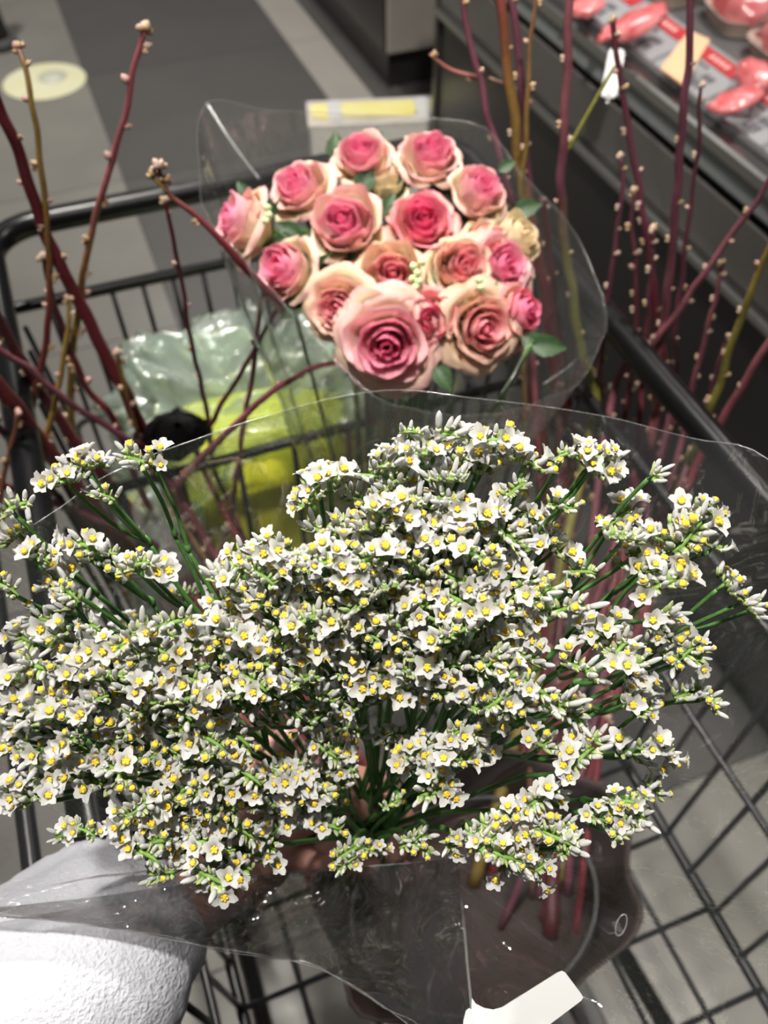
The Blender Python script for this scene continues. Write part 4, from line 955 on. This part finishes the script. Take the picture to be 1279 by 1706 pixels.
sprays = [
 (135, 790, 'two tall tips over the upper left branches'),
 (235, 850, 'tall round-headed spray right of the upper left tips'),
 (20, 900, 'spray cut by the left edge beside the upper left tips'),
 (120, 985, 'spray of mixed buds just below the upper left tips'),
 (50, 1100, 'dense spray at the left edge halfway down'),
 (50, 1200, 'spray at the left edge above the lowest left one'),
 (70, 1300, 'lowest spray at the left edge, over the grey floor'),
 (210, 1110, 'dense spray left of the middle with many closed buds'),
 (190, 1220, 'spray over the crossing dark stems at the lower left'),
 (120, 1387, 'thin outlying tip pointing left above the sleeve'),
 (255, 1390, 'spray directly above the fleece sleeve'),
 (345, 1430, 'spray hanging over the edge of the wrap near the wrist'),
 (350, 1300, 'spray above the wrist with yellow half-open florets'),
 (330, 1170, 'spray left of centre crossed by a curved dark stem'),
 (330, 1050, 'spray facing the dark gap between red branches and flowers'),
 (430, 940, 'spray at the upper left shoulder of the main dome'),
 (440, 1080, 'spray between the left shoulder and the dark centre'),
 (540, 810, 'small solitary spray above the left shoulder'),
 (560, 910, 'upright spray at the top left of the dome'),
 (560, 1030, 'spray in the brightest middle of the dome'),
 (640, 800, 'spray at the very top of the dome, left half'),
 (750, 750, 'spray at the very top of the dome, right half'),
 (700, 930, 'packed spray below the top of the dome'),
 (780, 880, 'spray with upright buds right of the packed dome top'),
 (720, 1010, 'spray of wide open papery florets right of the middle'),
 (730, 1120, 'spray with large yellow centres above the dark centre'),
 (600, 1140, 'short spray just above the dark centre'),
 (500, 1170, 'spray at the upper left rim of the dark centre'),
 (510, 1290, 'spray at the left rim of the dark centre'),
 (450, 1380, 'shaded low spray in front of the hand'),
 (600, 1420, 'small isolated spray tip over the lower wrap below the fingers'),
 (720, 1290, 'spray at the right rim of the dark centre'),
 (780, 1230, 'spray with a tight yellow cluster right of the dark centre'),
 (700, 1400, 'shaded low spray right of the fingers'),
 (870, 1400, 'lowest spray on the right, over the dark wrap'),
 (1050, 1350, 'outstretched spray pointing to the trolley grid at the lower right'),
 (1080, 1250, 'spray between the two outstretched right-hand ones'),
 (950, 1210, 'spray with drooping florets right of the yellow cluster'),
 (850, 1080, 'spray in the loose right half of the dome'),
 (870, 980, 'spray behind the forked green stem'),
 (880, 860, 'spray left of the forked green stem near the top'),
 (970, 765, 'upright spray with a big bud head at the upper right'),
 (1045, 895, 'broad fan of open florets on the forked green stem'),
 (1096, 786, 'single small bud tip above the broad fan'),
 (1150, 875, 'large double spray at the upper right of the cone'),
 (1095, 980, 'blurred deeper spray under the broad fan'),
 (1240, 985, 'spray touching the right edge'),
 (1010, 1070, 'spray of ruffled florets below the broad fan'),
 (1150, 1125, 'outer right spray with a funnel-shaped open floret'),
]
cl_list = []
for tok in pos.split():
    kind = tok[-1] if tok[-1] in 'sbt' else ''; u, v = map(float, tok.rstrip('sbt').split(',')); cl_list.append([u, v, kind, 0])
rng = random.Random(3)
for k in range(34):   # deeper, shaded clusters inside the cone
    a = rng.uniform(0, 2*PI); rr = math.sqrt(rng.random()); u = 570+rr*430*math.cos(a); v = 1160+rr*250*math.sin(a)
    cl_list.append([u, v, '', 1])
def depth(u, v, deep):
    z = .306+.050*math.exp(-((u-600)**2+(v-1275)**2)/(2*120**2))
    if v > 1330: z += .028*math.exp(-((u-560)/200)**2)
    z += .012*((u-600)/600)**2
    if deep: z += rng.uniform(.05, .10)
    return z+rng.uniform(-.010, .012)
groups = {}
for u, v, kind, deep in cl_list:
    p = P(u, v, depth(u, v, deep))
    k = min(range(len(sprays)), key=lambda q: (sprays[q][0]-u)**2+((sprays[q][1]-v)*1.15)**2)
    groups.setdefault(k, []).append((p, u, v, kind))
HB_ = P(615, 1400, .478)
for k, items in groups.items():
    rg = random.Random(100+k); base = HB_+RT*rg.uniform(-.012, .012)+UP*rg.uniform(-.008, .008)
    foot = base+Vector((.005, .05, -.19))+RT*rg.uniform(-.01, .01)
    t = thing('statice_spray', base, 'white and yellow statice '+sprays[k][2], 'flower', 'white statice sprays in the held bouquet')
    mean = sum((i[0] for i in items), Vector())/len(items)
    fork = base.lerp(mean, .66)+FW*.012
    mb = MB(); ctl = [foot, base, base.lerp(fork, .5)+FW*.012+Vector([rg.uniform(-.004, .004) for _ in range(3)]), fork]
    S = catmull(ctl, 7); tube(mb, S, [.0017-.0006*i/len(S) for i in range(len(S))], 7)
    # leaflet scales at the fork
    mb.obj('main_stem', M_stem, t)
    # sub-groups
    rest = list(items); rest.sort(key=lambda i: math.atan2(i[2]-853, i[1]-640))
    subs = []
    used = [False]*len(rest)
    for i in range(len(rest)):
        if used[i]: continue
        near = sorted([j for j in range(len(rest)) if not used[j]], key=lambda j: (rest[j][0]-rest[i][0]).length)[:4]
        near = [j for j in near if (rest[j][0]-rest[i][0]).length < .022]
        for j in near: used[j] = True
        subs.append([rest[j] for j in near])
    for sg in subs:
        m = sum((i[0] for i in sg), Vector())/len(sg)
        sf = fork.lerp(m, .62)+FW*.007+Vector([rg.uniform(-.003, .003) for _ in range(3)])
        mb = MB(); S = catmull([fork, fork.lerp(sf, .5)+Vector([rg.uniform(-.003, .003) for _ in range(3)])+FW*.002, sf], 6); tube(mb, S, [.00115-.0003*i/len(S) for i in range(len(S))], 6)
        lathe(mb, [(.0006, 0), (.0015, .001), (.0012, .003), (.0002, .005)], 6, M=frame(sf-fork+RT*.01, o=sf))
        for (p, u, v, kind) in sg:
            s = {'': 1.0, 's': .78, 'b': 1.15, 't': .6}[kind]*rg.uniform(.84, .98)*.001
            out = (p-base).normalized(); toc = (CAM-p).normalized()
            U = (out*.72+toc*.16+Z*.14+Vector([rg.uniform(-.36, .36) for _ in range(3)])).normalized()
            tail_ = p-U*.006*s*1000
            c1 = sf.lerp(tail_, .55)-U*.004; S = catmull([sf, c1, tail_], 5); tube(mb, S, [.00085, ]*len(S), 6)
            ax = RT*math.cos(rg.uniform(-.9, .9))+UP*rg.uniform(-.8, .8)
            Mc = frame(U, x=ax, o=p, s=s)
            cl = link('flower_cluster', CLM[rg.randrange(4)], t, Mc)
            nf = {'': 9, 's': 6, 'b': 12, 't': 3}[kind]
            budshare = rg.choice((.36, .50, .62, .88)) if kind != 'b' else .28
            for q in range(nf):
                x = (-1+2*(q+.5)/nf)+rg.uniform(-.1, .1); y = (1 if q % 2 else -1)*rg.uniform(.3, 1.0)
                d = Vector((x*.85, y*.60, 1)); o_ = Vector((x*6.6, y*1.5, -2.0-.9*x*x+rg.uniform(-.6, .9)))
                rr = rg.random()
                me = BUDF[rg.randrange(5)] if rr < budshare else (HALF[rg.randrange(3)] if rr < budshare+(1-budshare)*.42 else OPEN[rg.randrange(5)])
                sc_ = rg.uniform(.78, 1.15)
                link(me.name.split('.')[0], me, cl, Mc @ frame(d, o=o_, s=sc_) @ Matrix.Rotation(rg.uniform(0, 6.28), 4, 'Z'))
        mb.obj('side_stem', M_stem, t)
scene.cycles.use_denoising = True
scene.cycles.transparent_max_bounces = 24
scene.cycles.max_bounces = 8
